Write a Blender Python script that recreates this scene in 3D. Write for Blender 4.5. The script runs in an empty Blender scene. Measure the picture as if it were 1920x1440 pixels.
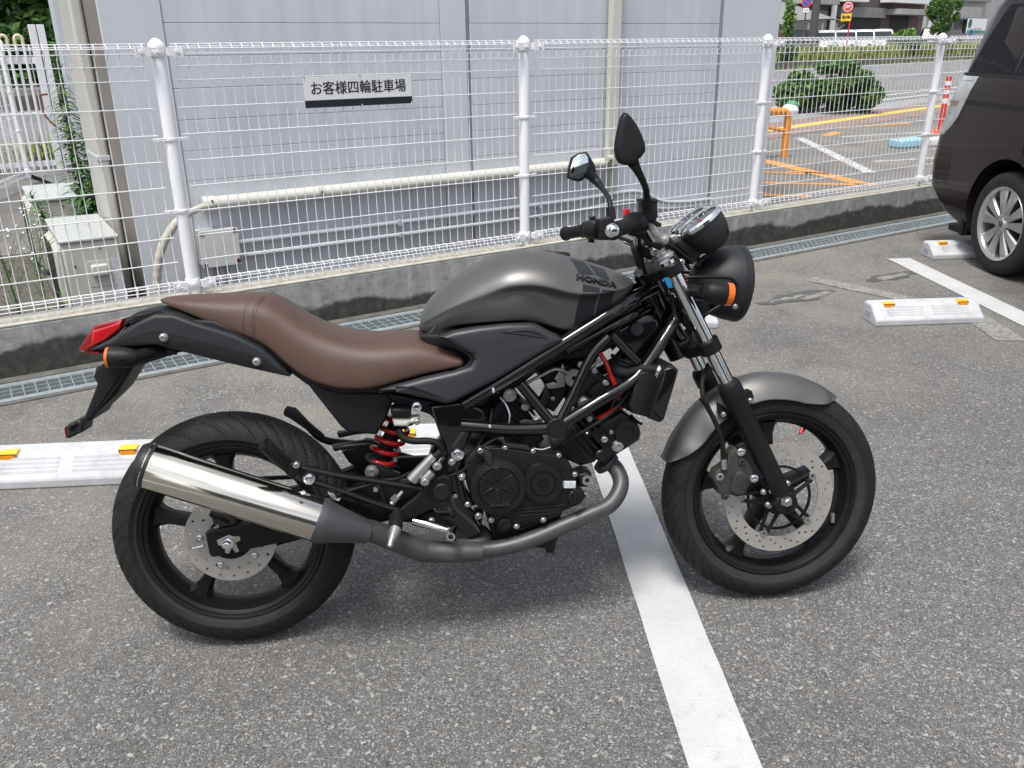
import bpy, bmesh, math, random
from mathutils import Vector, Matrix
R=math.radians; PI=math.pi
random.seed(7)
sc=bpy.context.scene
COL=sc.collection
# ---------------------------------------------------------------- camera (solved from fence posts and wheels)
F_PX,PITCH,ROLL,CAM_H=1592.5,0.3812,-0.0119,1.424
cp,sp_=math.cos(PITCH),math.sin(PITCH)
FW=Vector((0,cp,-sp_)); _rt=Vector((1,0,0)); _up=Vector((0,sp_,cp))
RT=_rt*math.cos(ROLL)+_up*math.sin(ROLL); UP=-_rt*math.sin(ROLL)+_up*math.cos(ROLL)
CAM=Vector((0,0,CAM_H))
cd=bpy.data.cameras.new('camera'); cam=bpy.data.objects.new('camera',cd); COL.objects.link(cam)
m=Matrix((RT,UP,-FW)).transposed().to_4x4(); m.translation=CAM; cam.matrix_world=m
cd.sensor_width=36; cd.lens=F_PX/1920*36; cd.clip_start=.05; cd.clip_end=2000
sc.camera=cam
# ---------------------------------------------------------------- sky, sun, exposure
SUN_EL,SUN_AZ=R(68),R(205)      # azimuth clockwise from +Y
w=bpy.data.worlds.new('World'); sc.world=w; w.use_nodes=True
nt=w.node_tree; bg=nt.nodes['Background']
sky=nt.nodes.new('ShaderNodeTexSky'); sky.sky_type='NISHITA'; sky.sun_disc=False
sky.sun_elevation=SUN_EL; sky.sun_rotation=SUN_AZ; sky.dust_density=3.0; sky.air_density=1.0
hs=nt.nodes.new('ShaderNodeHueSaturation'); hs.inputs['Saturation'].default_value=.35; hs.inputs['Value'].default_value=1.0
tc=nt.nodes.new('ShaderNodeTexCoord'); nz=nt.nodes.new('ShaderNodeTexNoise'); nz.inputs['Scale'].default_value=2.2; nz.inputs['Detail'].default_value=7
mp=nt.nodes.new('ShaderNodeMapping'); mp.inputs['Scale'].default_value=(1,1,2.2)
cr=nt.nodes.new('ShaderNodeValToRGB'); cr.color_ramp.elements[0].position=.32; cr.color_ramp.elements[0].color=(.62,.64,.68,1); cr.color_ramp.elements[1].position=.68; cr.color_ramp.elements[1].color=(1.55,1.54,1.52,1)
mx=nt.nodes.new('ShaderNodeMix'); mx.data_type='RGBA'; mx.blend_type='MULTIPLY'; mx.inputs['Factor'].default_value=1
L=nt.links.new
L(sky.outputs[0],hs.inputs['Color']); L(tc.outputs['Generated'],mp.inputs[0]); L(mp.outputs[0],nz.inputs['Vector']); L(nz.outputs[0],cr.inputs[0])
L(hs.outputs[0],mx.inputs[6]); L(cr.outputs[0],mx.inputs[7]); L(mx.outputs[2],bg.inputs['Color'])
bg.inputs['Strength'].default_value=.13
sd=bpy.data.lights.new('sun','SUN'); sd.energy=2.0; sd.angle=R(16); sd.color=(1,.97,.92)
sun=bpy.data.objects.new('sun',sd); COL.objects.link(sun)
sdir=Vector((math.sin(SUN_AZ)*math.cos(SUN_EL),math.cos(SUN_AZ)*math.cos(SUN_EL),math.sin(SUN_EL)))
sun.rotation_euler=sdir.to_track_quat('Z','Y').to_euler(); sun.location=sdir*30
sc.view_settings.view_transform='Standard'; sc.view_settings.look='None'; sc.view_settings.exposure=.60; sc.view_settings.gamma=1
sc.view_settings.use_curve_mapping=False
# ---------------------------------------------------------------- pixel helpers
def ray(u,v): return FW+RT*((u-960)/F_PX)+UP*((720-v)/F_PX)
def hit(u,v,o,n):
    d=ray(u,v); return CAM+d*((o-CAM).dot(n)/d.dot(n))
def G(u,v,z=0.): return hit(u,v,Vector((0,0,z)),Vector((0,0,1)))
TH=0.5543; FO=Vector((-1.6115,4.1936,0)); FD=Vector((math.cos(TH),math.sin(TH),0)); FN=Vector((-math.sin(TH),math.cos(TH),0))
def F(s,d,z=0.): return FO+FD*s+FN*d+Vector((0,0,z))
def FP(u,v,d):
    w=hit(u,v,FO+FN*d,FN)-FO; return (w.dot(FD),d,w.z)
# ---------------------------------------------------------------- objects
def tag(o,label=None,cat=None,group=None,kind=None):
    for k,v in (('label',label),('category',cat),('group',group),('kind',kind)):
        if v: o[k]=v
    return o
def thing(name,label,cat,loc=(0,0,0),rz=0.,group=None):
    o=bpy.data.objects.new(name,None); COL.objects.link(o); o.empty_display_size=.1
    o.location=loc; o.rotation_euler=(0,0,rz); return tag(o,label,cat,group)
def copy_tree(o,parent=None):
    c=o.copy(); COL.objects.link(c); c.parent=parent
    for ch in list(o.children): copy_tree(ch,c)
    return c
def link(name,me,mat,parent=None,loc=None,rz=None,bevel=0,subs=0,segs=2):
    o=bpy.data.objects.new(name,me); COL.objects.link(o)
    if mat is not None and not me.materials: me.materials.append(mat)
    if parent is not None: o.parent=parent
    if loc is not None: o.location=loc
    if rz is not None: o.rotation_euler=(0,0,rz)
    if bevel:
        b=o.modifiers.new('bevel','BEVEL'); b.width=bevel; b.segments=segs; b.limit_method='ANGLE'; b.angle_limit=R(35)
    if subs:
        s=o.modifiers.new('sub','SUBSURF'); s.levels=subs; s.render_levels=subs
    return o
def cat_pts(pts,n=6,closed=False):
    P=[Vector(p) for p in pts]; out=[]; N=len(P)
    for i in range(N if closed else N-1):
        p0=P[(i-1)%N] if closed or i>0 else P[0]*2-P[1]
        p1=P[i]; p2=P[(i+1)%N]
        p3=P[(i+2)%N] if closed or i+2<N else P[-1]*2-P[-2]
        for k in range(n):
            t=k/n; t2=t*t; t3=t2*t
            out.append(.5*((2*p1)+(p2-p0)*t+(2*p0-5*p1+4*p2-p3)*t2+(3*p1-p0-3*p2+p3)*t3))
    if not closed: out.append(P[-1])
    return out
class MB:
    def __init__(s): s.v=[]; s.f=[]
    def add(s,vs,fs):
        b=len(s.v); s.v+=[tuple(v) for v in vs]; s.f+=[tuple(i+b for i in f) for f in fs]; return s
    def box(s,x0,x1,y0,y1,z0,z1):
        vs=[(x,y,z) for z in (z0,z1) for y in (y0,y1) for x in (x0,x1)]
        return s.add(vs,[(0,2,3,1),(4,5,7,6),(0,1,5,4),(2,6,7,3),(0,4,6,2),(1,3,7,5)])
    def prism(s,pts,ax,a0,a1):
        # pts 2D, extruded along axis ax ('x','y','z') from a0 to a1
        def mk(p,a): return {'x':(a,p[0],p[1]),'y':(p[0],a,p[1]),'z':(p[0],p[1],a)}[ax]
        n=len(pts); vs=[mk(p,a0) for p in pts]+[mk(p,a1) for p in pts]
        return s.add(vs,[tuple(range(n)),tuple(range(2*n-1,n-1,-1))]+[(i,(i+1)%n,n+(i+1)%n,n+i) for i in range(n)])
    def tube(s,path,r,seg=8,caps=True):
        P=[Vector(p) for p in path]; n=len(P); rr=r if isinstance(r,(list,tuple)) else [r]*n
        T=[((P[min(i+1,n-1)]-P[max(i-1,0)]).normalized()) for i in range(n)]
        a=Vector((0,0,1)) if abs(T[0].z)<.9 else Vector((1,0,0))
        N=(a-T[0]*a.dot(T[0])).normalized(); vs=[]
        for i in range(n):
            N=(N-T[i]*N.dot(T[i])).normalized(); Bn=T[i].cross(N)
            for k in range(seg):
                q=2*PI*k/seg; vs.append(P[i]+(N*math.cos(q)+Bn*math.sin(q))*rr[i])
        fs=[(i*seg+k,i*seg+(k+1)%seg,(i+1)*seg+(k+1)%seg,(i+1)*seg+k) for i in range(n-1) for k in range(seg)]
        if caps: fs+=[tuple(range(seg-1,-1,-1)),tuple(range((n-1)*seg,n*seg))]
        return s.add(vs,fs)
    def cyl(s,p0,p1,r0,r1=None,seg=16): return s.tube([p0,p1],[r0,r0 if r1 is None else r1],seg)
    def lathe(s,prof,c,ax,seg=48,closed=False):
        # prof [(radius, along)], axis dir ax through c
        A=Vector(ax).normalized(); c=Vector(c); a=Vector((0,0,1)) if abs(A.z)<.9 else Vector((1,0,0))
        U=(a-A*a.dot(A)).normalized(); W=A.cross(U); n=len(prof); vs=[]
        for k in range(seg):
            q=2*PI*k/seg; d=U*math.cos(q)+W*math.sin(q)
            for r,h in prof: vs.append(c+A*h+d*r)
        fs=[]
        for k in range(seg):
            k2=(k+1)%seg
            for i in range(n if closed else n-1):
                j=(i+1)%n; fs.append((k*n+i,k2*n+i,k2*n+j,k*n+j))
        if not closed:
            if prof[0][0]>1e-5: fs.append(tuple(k*n for k in range(seg)))
            if prof[-1][0]>1e-5: fs.append(tuple(k*n+n-1 for k in range(seg-1,-1,-1)))
        return s.add(vs,fs)
    def grid(s,rows,closed_u=False,caps=False):
        n=len(rows[0]); vs=[p for r in rows for p in r]; m=len(rows)
        fs=[(i*n+k,i*n+(k+1)%n,(i+1)*n+(k+1)%n,(i+1)*n+k) for i in range(m-1) for k in range(n if closed_u else n-1)]
        if caps: fs+=[tuple(range(n-1,-1,-1)),tuple(range((m-1)*n,m*n))]
        return s.add(vs,fs)
    def mesh(s,name,smooth=True,ang=40,weld=True):
        me=bpy.data.meshes.new(name); me.from_pydata(s.v,[],s.f); 
        bm=bmesh.new(); bm.from_mesh(me)
        if weld: bmesh.ops.remove_doubles(bm,verts=bm.verts,dist=1e-5)
        bmesh.ops.recalc_face_normals(bm,faces=bm.faces); bm.to_mesh(me); bm.free()
        if smooth:
            me.shade_smooth(); me.set_sharp_from_angle(angle=R(ang))
        me.update(); return me
    def build(s,name,mat,parent=None,loc=None,rz=None,bevel=0,subs=0,smooth=True,ang=40,weld=True,segs=2):
        return link(name,s.mesh(name,smooth,ang,weld),mat,parent,loc,rz,bevel,subs,segs)
def curve_mesh(name,loops,ext,bev=0.,bres=2,to3=None):
    """filled 2D outline with holes, extruded symmetrically (through a 2D curve), mapped by to3(x,y,z)"""
    cu=bpy.data.curves.new(name,'CURVE'); cu.dimensions='2D'; cu.fill_mode='BOTH'; cu.extrude=ext; cu.bevel_depth=bev; cu.bevel_resolution=bres; cu.offset=-bev
    for lp in loops:
        sp=cu.splines.new('POLY'); sp.points.add(len(lp)-1); sp.use_cyclic_u=True
        for p,q in zip(sp.points,lp): p.co=(q[0],q[1],0,1)
    o=bpy.data.objects.new(name,cu); COL.objects.link(o)
    dg=bpy.context.evaluated_depsgraph_get(); me=bpy.data.meshes.new_from_object(o.evaluated_get(dg))
    bpy.data.objects.remove(o); bpy.data.curves.remove(cu); me.name=name
    if to3:
        for v in me.vertices: v.co=to3(*v.co)
    bm=bmesh.new(); bm.from_mesh(me); bmesh.ops.remove_doubles(bm,verts=bm.verts,dist=1e-5); bmesh.ops.recalc_face_normals(bm,faces=bm.faces); bm.to_mesh(me); bm.free()
    me.materials.clear(); me.shade_smooth(); me.set_sharp_from_angle(angle=R(38)); return me
def text_mesh(name,body,size,ext,to3,offset=0.,shear=0.,width=None,spacing=1.):
    cu=bpy.data.curves.new(name,'FONT'); cu.body=body; cu.size=size; cu.extrude=ext; cu.align_x='CENTER'; cu.align_y='CENTER'; cu.offset=offset; cu.shear=shear; cu.space_character=spacing; cu.resolution_u=4
    o=bpy.data.objects.new(name,cu); COL.objects.link(o)
    dg=bpy.context.evaluated_depsgraph_get(); me=bpy.data.meshes.new_from_object(o.evaluated_get(dg))
    bpy.data.objects.remove(o); bpy.data.curves.remove(cu); me.name=name
    xs=[v.co.x for v in me.vertices]; ys=[v.co.y for v in me.vertices]
    k=1. if not width else width/(max(xs)-min(xs)); cx=(max(xs)+min(xs))/2; cy=(max(ys)+min(ys))/2
    for v in me.vertices: v.co=to3((v.co.x-cx)*k,v.co.y-cy,v.co.z)
    me.materials.clear(); return me
# ---------------------------------------------------------------- materials
def mat(name,col,rough=.5,metal=0.,noise=0.,scale=20.,bump=0.,bscale=None,coat=0.,spec=.5,rvar=0.,trans=0.,ior=1.45,emit=0.):
    m=bpy.data.materials.new(name); m.use_nodes=True; n=m.node_tree; b=n.nodes['Principled BSDF']
    b.inputs['Base Color'].default_value=(*col,1); b.inputs['Roughness'].default_value=rough; b.inputs['Metallic'].default_value=metal
    b.inputs['Coat Weight'].default_value=coat; b.inputs['Specular IOR Level'].default_value=spec; b.inputs['IOR'].default_value=ior
    if trans: b.inputs['Transmission Weight'].default_value=trans
    l=n.links.new
    if noise or bump or rvar:
        t=n.nodes.new('ShaderNodeTexCoord'); q=n.nodes.new('ShaderNodeTexNoise'); q.inputs['Scale'].default_value=scale; q.inputs['Detail'].default_value=6; q.inputs['Roughness'].default_value=.6
        l(t.outputs['Object'],q.inputs['Vector'])
        if noise:
            r=n.nodes.new('ShaderNodeValToRGB'); r.color_ramp.elements[0].position=.3; r.color_ramp.elements[1].position=.7
            r.color_ramp.elements[0].color=(*[c*(1-noise) for c in col],1); r.color_ramp.elements[1].color=(*[min(1,c*(1+noise)) for c in col],1)
            l(q.outputs[0],r.inputs[0]); l(r.outputs[0],b.inputs['Base Color'])
        if rvar:
            mr=n.nodes.new('ShaderNodeMapRange'); mr.inputs[1].default_value=.3; mr.inputs[2].default_value=.7; mr.inputs[3].default_value=max(0,rough-rvar); mr.inputs[4].default_value=min(1,rough+rvar)
            l(q.outputs[0],mr.inputs[0]); l(mr.outputs[0],b.inputs['Roughness'])
        if bump:
            q2=n.nodes.new('ShaderNodeTexNoise'); q2.inputs['Scale'].default_value=bscale or scale*4; q2.inputs['Detail'].default_value=4; l(t.outputs['Object'],q2.inputs['Vector'])
            bp=n.nodes.new('ShaderNodeBump'); bp.inputs['Strength'].default_value=bump; bp.inputs['Distance'].default_value=.004
            l(q2.outputs[0],bp.inputs['Height']); l(bp.outputs[0],b.inputs['Normal'])
    if emit: b.inputs['Emission Color'].default_value=(*col,1); b.inputs['Emission Strength'].default_value=emit
    return m
M={}
class NT:
    """tiny node helper"""
    def __init__(s,name):
        s.m=bpy.data.materials.new(name); s.m.use_nodes=True; s.n=s.m.node_tree; s.b=s.n.nodes['Principled BSDF']; s.tc=s.n.nodes.new('ShaderNodeTexCoord')
    def lk(s,a,b): s.n.links.new(a,b)
    def noise(s,scale,detail=5,rough=.55,vec=None,out=0):
        q=s.n.nodes.new('ShaderNodeTexNoise'); q.inputs['Scale'].default_value=scale; q.inputs['Detail'].default_value=detail; q.inputs['Roughness'].default_value=rough
        s.lk(vec or s.tc.outputs['Object'],q.inputs['Vector']); return q.outputs[out]
    def vor(s,scale,feature='F1',out='Color',vec=None,rand=1.):
        q=s.n.nodes.new('ShaderNodeTexVoronoi'); q.feature=feature; q.inputs['Scale'].default_value=scale; q.inputs['Randomness'].default_value=rand; s.lk(vec or s.tc.outputs['Object'],q.inputs['Vector']); return q.outputs[out]
    def ramp(s,fac,stops):
        r=s.n.nodes.new('ShaderNodeValToRGB'); e=r.color_ramp.elements
        while len(e)<len(stops): e.new(.5)
        for x,(p,c) in zip(e,stops): x.position=p; x.color=(*(c if isinstance(c,(tuple,list)) else (c,c,c)),1)
        s.lk(fac,r.inputs[0]); return r.outputs[0]
    def mix(s,fac,a,b,mode='MIX'):
        q=s.n.nodes.new('ShaderNodeMix'); q.data_type='RGBA'; q.blend_type=mode
        for i,x in ((0,fac),(6,a),(7,b)):
            if isinstance(x,(int,float)): q.inputs[i].default_value=x if i==0 else (x,x,x,1)
            elif isinstance(x,tuple): q.inputs[i].default_value=(*x,1)
            else: s.lk(x,q.inputs[i])
        return q.outputs[2]
    def math(s,op,a,b=0.):
        q=s.n.nodes.new('ShaderNodeMath'); q.operation=op
        for i,x in ((0,a),(1,b)):
            if isinstance(x,(int,float)): q.inputs[i].default_value=x
            else: s.lk(x,q.inputs[i])
        return q.outputs[0]
    def sep(s,vec=None):
        q=s.n.nodes.new('ShaderNodeSeparateXYZ'); s.lk(vec or s.tc.outputs['Object'],q.inputs[0]); return q.outputs
    def mapv(s,scale=(1,1,1),loc=(0,0,0)):
        q=s.n.nodes.new('ShaderNodeMapping'); q.inputs['Scale'].default_value=scale; q.inputs['Location'].default_value=loc; s.lk(s.tc.outputs['Object'],q.inputs[0]); return q.outputs[0]
    def bump(s,h,strength,dist=.003):
        bp=s.n.nodes.new('ShaderNodeBump'); bp.inputs['Strength'].default_value=strength; bp.inputs['Distance'].default_value=dist; s.lk(h,bp.inputs['Height']); s.lk(bp.outputs[0],s.b.inputs['Normal'])
    def col(s,c): s.lk(c,s.b.inputs['Base Color']) if not isinstance(c,tuple) else setattr(s.b.inputs['Base Color'],'default_value',(*c,1))
    def rough(s,c): s.lk(c,s.b.inputs['Roughness']) if not isinstance(c,(int,float)) else setattr(s.b.inputs['Roughness'],'default_value',c)
def asphalt(name,base,dust=False):
    t=NT(name)
    jit=t.n.nodes.new('ShaderNodeVectorMath'); jit.operation='MULTIPLY_ADD'; t.lk(t.noise(190,2,.5,None,1),jit.inputs[0]); jit.inputs[1].default_value=(.0055,.0055,.0055); t.lk(t.tc.outputs['Object'],jit.inputs[2]); jv=jit.outputs[0]
    c1=t.vor(270,vec=jv); v1=t.sep(c1)[0]
    fine=t.ramp(v1,[(0,.55),(.25,.82),(.62,1.0),(.84,1.18),(.92,1.8),(1,2.7)])           # 4-5 mm aggregate, some of it pale
    f2=t.ramp(t.sep(t.vor(480,vec=jv))[1],[(0,.72),(.5,.98),(1,1.32)])
    vb=t.sep(t.vor(105,vec=jv)); big_=t.ramp(vb[2],[(.925,0.),(.94,1.)])                       # sparse larger chips
    patch=t.ramp(t.noise(.7,5,.6),[(.3,.86),(.7,1.15)]); mid=t.ramp(t.noise(11,6,.7),[(.3,.86),(.7,1.14)])
    col=t.mix(1.,t.mix(1.,t.mix(1.,tuple(base),fine,'MULTIPLY'),f2,'MULTIPLY'),t.mix(1.,patch,mid,'MULTIPLY'),'MULTIPLY')
    col=t.mix(t.ramp(t.sep(c1)[2],[(.93,0.),(.97,.8)]),col,(.24,.18,.125))
    col=t.mix(big_,col,t.mix(vb[0],(.07,.07,.07),(.40,.39,.36)))
    if dust:
        y=t.sep()[1]; band=t.math('MULTIPLY',t.ramp(t.math('ADD',t.math('MULTIPLY',y,.25),1.),[(.25,0.),(.70,1.)]),t.ramp(t.noise(1.6,7,.7),[(.38,0.),(.68,.75)]))
        col=t.mix(band,col,(.27,.245,.21))
        oil=t.ramp(t.noise(1.1,3,.5,t.mapv((1,1,1),(7,3,0))),[(.62,0.),(.74,.45)]); col=t.mix(oil,col,(.07,.07,.068))
    t.col(col); t.rough(t.ramp(v1,[(0,.95),(1,.75)])); t.b.inputs['Specular IOR Level'].default_value=.3
    h=t.math('ADD',t.math('MULTIPLY',t.vor(270,out='Distance',vec=jv),-1.),t.math('ADD',t.math('MULTIPLY',v1,.5),t.math('MULTIPLY',mid,.5))); t.bump(h,.7,.003)
    return t.m
M['asphalt']=asphalt('asphalt',(.142,.1415,.141),True)
M['road']=asphalt('road_asphalt',(.19,.19,.195))
def paint(name,col,wear):
    t=NT(name); v=t.sep(t.vor(150))[0]; n=t.noise(14,6,.7)
    k=t.math('ADD',t.math('MULTIPLY',v,.35),n)
    msk=t.ramp(k,[(wear,(0,0,0)),(wear+.06,(1,1,1))])
    cl=t.mix(1.,t.ramp(t.noise(5,6,.7),[(.3,tuple(c*.84 for c in col)),(.7,col)]),t.ramp(t.noise(38,5,.75),[(.25,.80),(.45,1.)]),'MULTIPLY')
    t.col(t.mix(msk,(.14,.135,.13),cl)); t.rough(.75); t.bump(t.vor(150,out='Distance'),.35,.003); return t.m
M['line_white']=paint('line_paint_white',(.53,.54,.54),.32)
M['line_worn']=paint('line_paint_worn_white',(.66,.66,.65),.58)
M['line_orange']=paint('line_paint_orange',(.80,.34,.06),.50)
M['tactile']=mat('tactile_yellow',(.75,.48,.10),.8,noise=.12,scale=8)
# concrete wall: weathered
t=NT('weathered_concrete'); z=t.sep()[2]
n1=t.noise(6,8,.7); n2=t.noise(16,9,.75)
edge=t.math('ADD',z,t.math('ADD',t.math('MULTIPLY',t.math('SUBTRACT',t.noise(1.3,3,.5),.5),.30),t.math('MULTIPLY',t.math('SUBTRACT',n1,.5),.10)))
up_=t.ramp(edge,[(.112,0.),(.135,1.)])
dark=t.ramp(n2,[(.25,(.025,.027,.023)),(.5,(.055,.055,.048)),(.65,(.10,.098,.085)),(.8,(.20,.19,.17))])
lite=t.ramp(n2,[(.25,(.13,.13,.125)),(.45,(.30,.305,.30)),(.62,(.40,.405,.40)),(.8,(.50,.50,.48))])
strk=t.ramp(t.noise(1,6,.6,t.mapv((14,14,1.2))),[(.45,.82),(.7,1.1)])
t.col(t.mix(1.,t.mix(up_,dark,lite),strk,'MULTIPLY')); t.rough(.9); t.bump(n2,.5,.006); M['conc_wall']=t.m
t=NT('concrete_cap'); t.col(t.ramp(t.noise(12,7,.7),[(.3,(.36,.34,.28)),(.5,(.50,.48,.41)),(.7,(.58,.57,.52))])); t.rough(.9); t.bump(t.noise(60),.4,.004); M['conc_cap']=t.m
M['concrete']=mat('concrete',(.40,.40,.39),.9,noise=.2,scale=9,bump=.4)
M['conc_drain']=mat('drain_concrete',(.12,.115,.105),.95,noise=.3,scale=12,bump=.4)
t=NT('wheel_stop_concrete'); t.col(t.ramp(t.noise(14,7,.7),[(.3,(.40,.41,.425)),(.55,(.50,.51,.525)),(.75,(.55,.56,.57))])); t.rough(.85); t.bump(t.noise(120,4),.3,.002); M['stop']=t.m
M['reflect_y']=mat('reflector_yellow',(.90,.52,.02),.25,coat=.6); M['reflect_o']=mat('reflector_orange',(.85,.30,.01),.2,coat=.6)
M['galv']=mat('galvanised_steel',(.42,.47,.49),.5,metal=.55,noise=.15,scale=30)
M['fence']=mat('fence_white_coating',(.80,.80,.83),.35,coat=.2,noise=.03,scale=8)
M['sign_white']=mat('sign_white',(.80,.80,.80),.45,noise=.03); M['sign_navy']=mat('sign_black',(.012,.016,.025),.5)
# siding with faint weathering and vertical rain marks
t=NT('painted_siding'); st=t.mix(1.,t.ramp(t.noise(1,6,.65,t.mapv((9,9,.6))),[(.3,.90),(.6,1.03)]),t.ramp(t.noise(3.2,7,.7),[(.3,.93),(.6,1.02)]),'MULTIPLY'); cl=t.ramp(t.noise(1.5,5,.6),[(.3,(.525,.56,.61)),(.7,(.575,.605,.65))])
t.col(t.mix(1.,cl,st,'MULTIPLY')); t.rough(.55); t.bump(t.noise(3),.08,.02); M['siding']=t.m
M['siding_trim']=mat('siding_trim',(.565,.59,.63),.5,noise=.05,scale=3)
M['siding_gap']=mat('wall_backing',(.24,.25,.28),.9)
M['brown_wall']=mat('brown_grey_wall',(.21,.195,.18),.85,noise=.15,scale=2)
M['cream']=mat('cream_pvc',(.60,.59,.54),.4,noise=.05,scale=6); M['beige']=mat('beige_pipe',(.47,.455,.39),.6,noise=.08,scale=20,bump=.2)
M['conduit']=mat('grey_conduit',(.46,.49,.53),.45); M['box_paint']=None
t=NT('rusty_box_paint'); n=t.noise(7,7,.75); x=t.sep(); 
ru=t.ramp(n,[(.60,0.),(.68,1.)]); t.col(t.mix(ru,t.ramp(t.noise(3),[(.3,(.56,.56,.54)),(.7,(.62,.62,.61))]),t.ramp(t.noise(40),[(.3,(.06,.022,.012)),(.7,(.20,.075,.03))]))); t.rough(.65); M['box_paint']=t.m
M['ac']=mat('ac_ivory_paint',(.50,.49,.45),.45,noise=.04,scale=5); M['ac_top']=mat('ac_light_top',(.47,.49,.475),.4,noise=.05); M['ac_dark']=mat('ac_dark',(.03,.03,.03),.7)
M['sticker']=mat('sticker_print',(.55,.57,.60),.5,noise=.35,scale=120)
M['leaf']=mat('leaf_green',(.075,.175,.045),.5,noise=.35,scale=3); M['leaf_d']=mat('leaf_dark_green',(.038,.095,.028),.5,noise=.4,scale=3); M['leaf_l']=mat('leaf_light_green',(.16,.28,.055),.55,noise=.3,scale=3)
M['grass']=mat('grass_yellow_green',(.22,.26,.05),.7,noise=.35,scale=1.2); M['bark']=mat('bark',(.08,.06,.045),.9,noise=.3,scale=20)
M['orange']=mat('orange_pipe_paint',(.78,.30,.04),.4,noise=.08); M['red_post']=mat('red_post',(.62,.05,.04),.5); M['flower']=mat('white_petal',(.8,.8,.75),.7)
M['chain']=mat('chain_red_plastic',(.16,.04,.03),.5); M['soil']=mat('soil',(.10,.09,.075),.95,noise=.35,scale=14,bump=.8,bscale=120)
# ---------------------------------------------------------------- ground
BIG=700
g=MB()
prof=[(-BIG,0),(-.40,0),(-.40,-.09),(-.10,-.09),(-.10,.004),(0.0,.004),(0.0,-.1),(BIG,-.1)]
vs=[]; 
for s in (-BIG,BIG):
    for d,z in prof: vs.append((s,d,z))
n=len(prof); g.add(vs,[(i,i+1,n+i+1,n+i) for i in range(n-1)])
ground=g.build('ground',M['asphalt'],loc=FO,rz=TH,smooth=False,weld=False); tag(ground,kind='structure')
# drain channel lining strips and grating (each grating a thing with bars)
dc=MB().box(-9,16,-.40,-.375,-.05,.006).box(-9,16,-.125,-.0605,-.05,.012).build('drain_edge',M['conc_drain'],loc=FO,rz=TH,smooth=False); tag(dc,kind='structure')
tag(MB().box(-9,16,-.374,-.126,-.088,-.080).build('drain_bed',mat('drain_shade_black',(.012,.012,.011),.9),loc=FO,rz=TH,smooth=False),kind='structure')  # near-black strip paints the shade seen through the grating holes
gm=MB(); L_=.995; W0,W1=-.372,-.128
gm.box(0,L_,W0,W0+.042,-.02,.008).box(0,L_,W1-.042,W1,-.02,.008); frame_me=gm.mesh('grating_frame',False)
gb=MB()
for k in range(4):
    y=W0+.042+(W1-W0-.084)*(k)/3
    gb.box(0,L_,y-.003,y+.003,-.03,.006)
long_me=gb.mesh('bearing_bar',False)
gc=MB()
k=0.0125
while k<L_:
    gc.tube([(k,W0+.03,.0),(k,W1-.03,.0)],.0035,5); k+=.05
cross_me=gc.mesh('cross_bar',False)
ORD=['first','second','third','fourth','fifth','sixth','seventh','eighth','ninth']
for i in range(-1,8):
    t_=thing('drain_grating',ORD[i+1]+' galvanised drain grating from the left picture edge, at the wall foot','drain grating',F(i*1.0-.45,0,0),TH,'drain gratings along the low wall')
    link('frame',frame_me,M['galv'],t_); link('bearing_bars',long_me,M['galv'],t_); link('cross_bars',cross_me,M['galv'],t_)
# ---------------------------------------------------------------- parking lines and stops (bays at 60 degrees to the fence)
LD=Vector((-.058,1,0)).normalized(); LP=Vector((LD.y,-LD.x,0)); STEP=Vector((2.42,1.498,0))
L2=(G(1664,486)); 
def quad_strip(name,a,b,wd,z,m,side=1):
    d=(b-a).normalized(); p=Vector((d.y,-d.x,0))*wd*side; N=max(2,int((b-a).length/.12)); rng=random.Random(str(name)+str(a)); rows=[]
    for k in range(N+1):
        c=a+(b-a)*(k/N); j1,j2=(rng.uniform(-.0012,.0012) for _ in range(2)); rows.append([(*(c+p*j1/abs(wd)).xy,z),(*(c+p*(1+j2/abs(wd))).xy,z)])
    o=MB().grid(rows).build(name,m,smooth=False,weld=False); return tag(o,kind='structure')
L1=L2-STEP
e1=G(1290,1440); d1=(e1-L1).normalized()
quad_strip('bay_line',L1,L1+d1*7.5,.155,.004,M['line_white'],-1)
quad_strip('bay_line',L2,L2-LD*7.0,.16,.004,M['line_white'],-1)
L0=L1-STEP; quad_strip('bay_line',L0,L0-LD*7,.155,.004,M['line_white'],-1)
L3=L2+STEP; quad_strip('bay_line',L3,L3-LD*7,.155,.004,M['line_white'],-1)
# old worn marks beside the right hand bay
def worn(name,u0,v0,u1,v1,wd): a=G(u0,v0); b=G(u1,v1); return quad_strip(name,a,b,wd,.0035,M['line_worn'])
M['ghost']=paint('removed_line_ghost',(.30,.295,.28),.60)
for nm,u0,v0,u1,v1,wd in [('old_line_mark',1530,520,1725,560,.13),('old_line_mark',1845,588,1925,640,.15),('scrape_mark',1500,560,1548,546,.05),('scrape_mark',1645,523,1692,512,.05)]:
    o=worn(nm,u0,v0,u1,v1,wd); o.data.materials.clear(); o.data.materials.append(M['ghost'])
M['tar']=mat('tar_patch',(.088,.087,.086),.85,noise=.3,scale=40,bump=.4,bscale=200)
def smear(name,u0,v0,u1,v1,wd,seed,m,z):
    rg=random.Random(seed); a_=G(u0,v0); b_=G(u1,v1); d_=(b_-a_).normalized(); p_=Vector((-d_.y,d_.x,0)); n_=9; up_=[];lo_=[]
    for k in range(n_):
        f=k/(n_-1); w_=wd*(.25+math.sin(PI*min(max(f,.05),.95)))*.6; c_=a_.lerp(b_,f)+p_*rg.uniform(-.02,.02); up_.append(c_+p_*w_*rg.uniform(.6,1.3)); lo_.append(c_-p_*w_*rg.uniform(.6,1.3))
    return tag(MB().grid([[(q.x,q.y,z) for q in up_],[(q.x,q.y,z) for q in lo_]]).build(name,M[m],smooth=False,weld=False),kind='structure')
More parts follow.
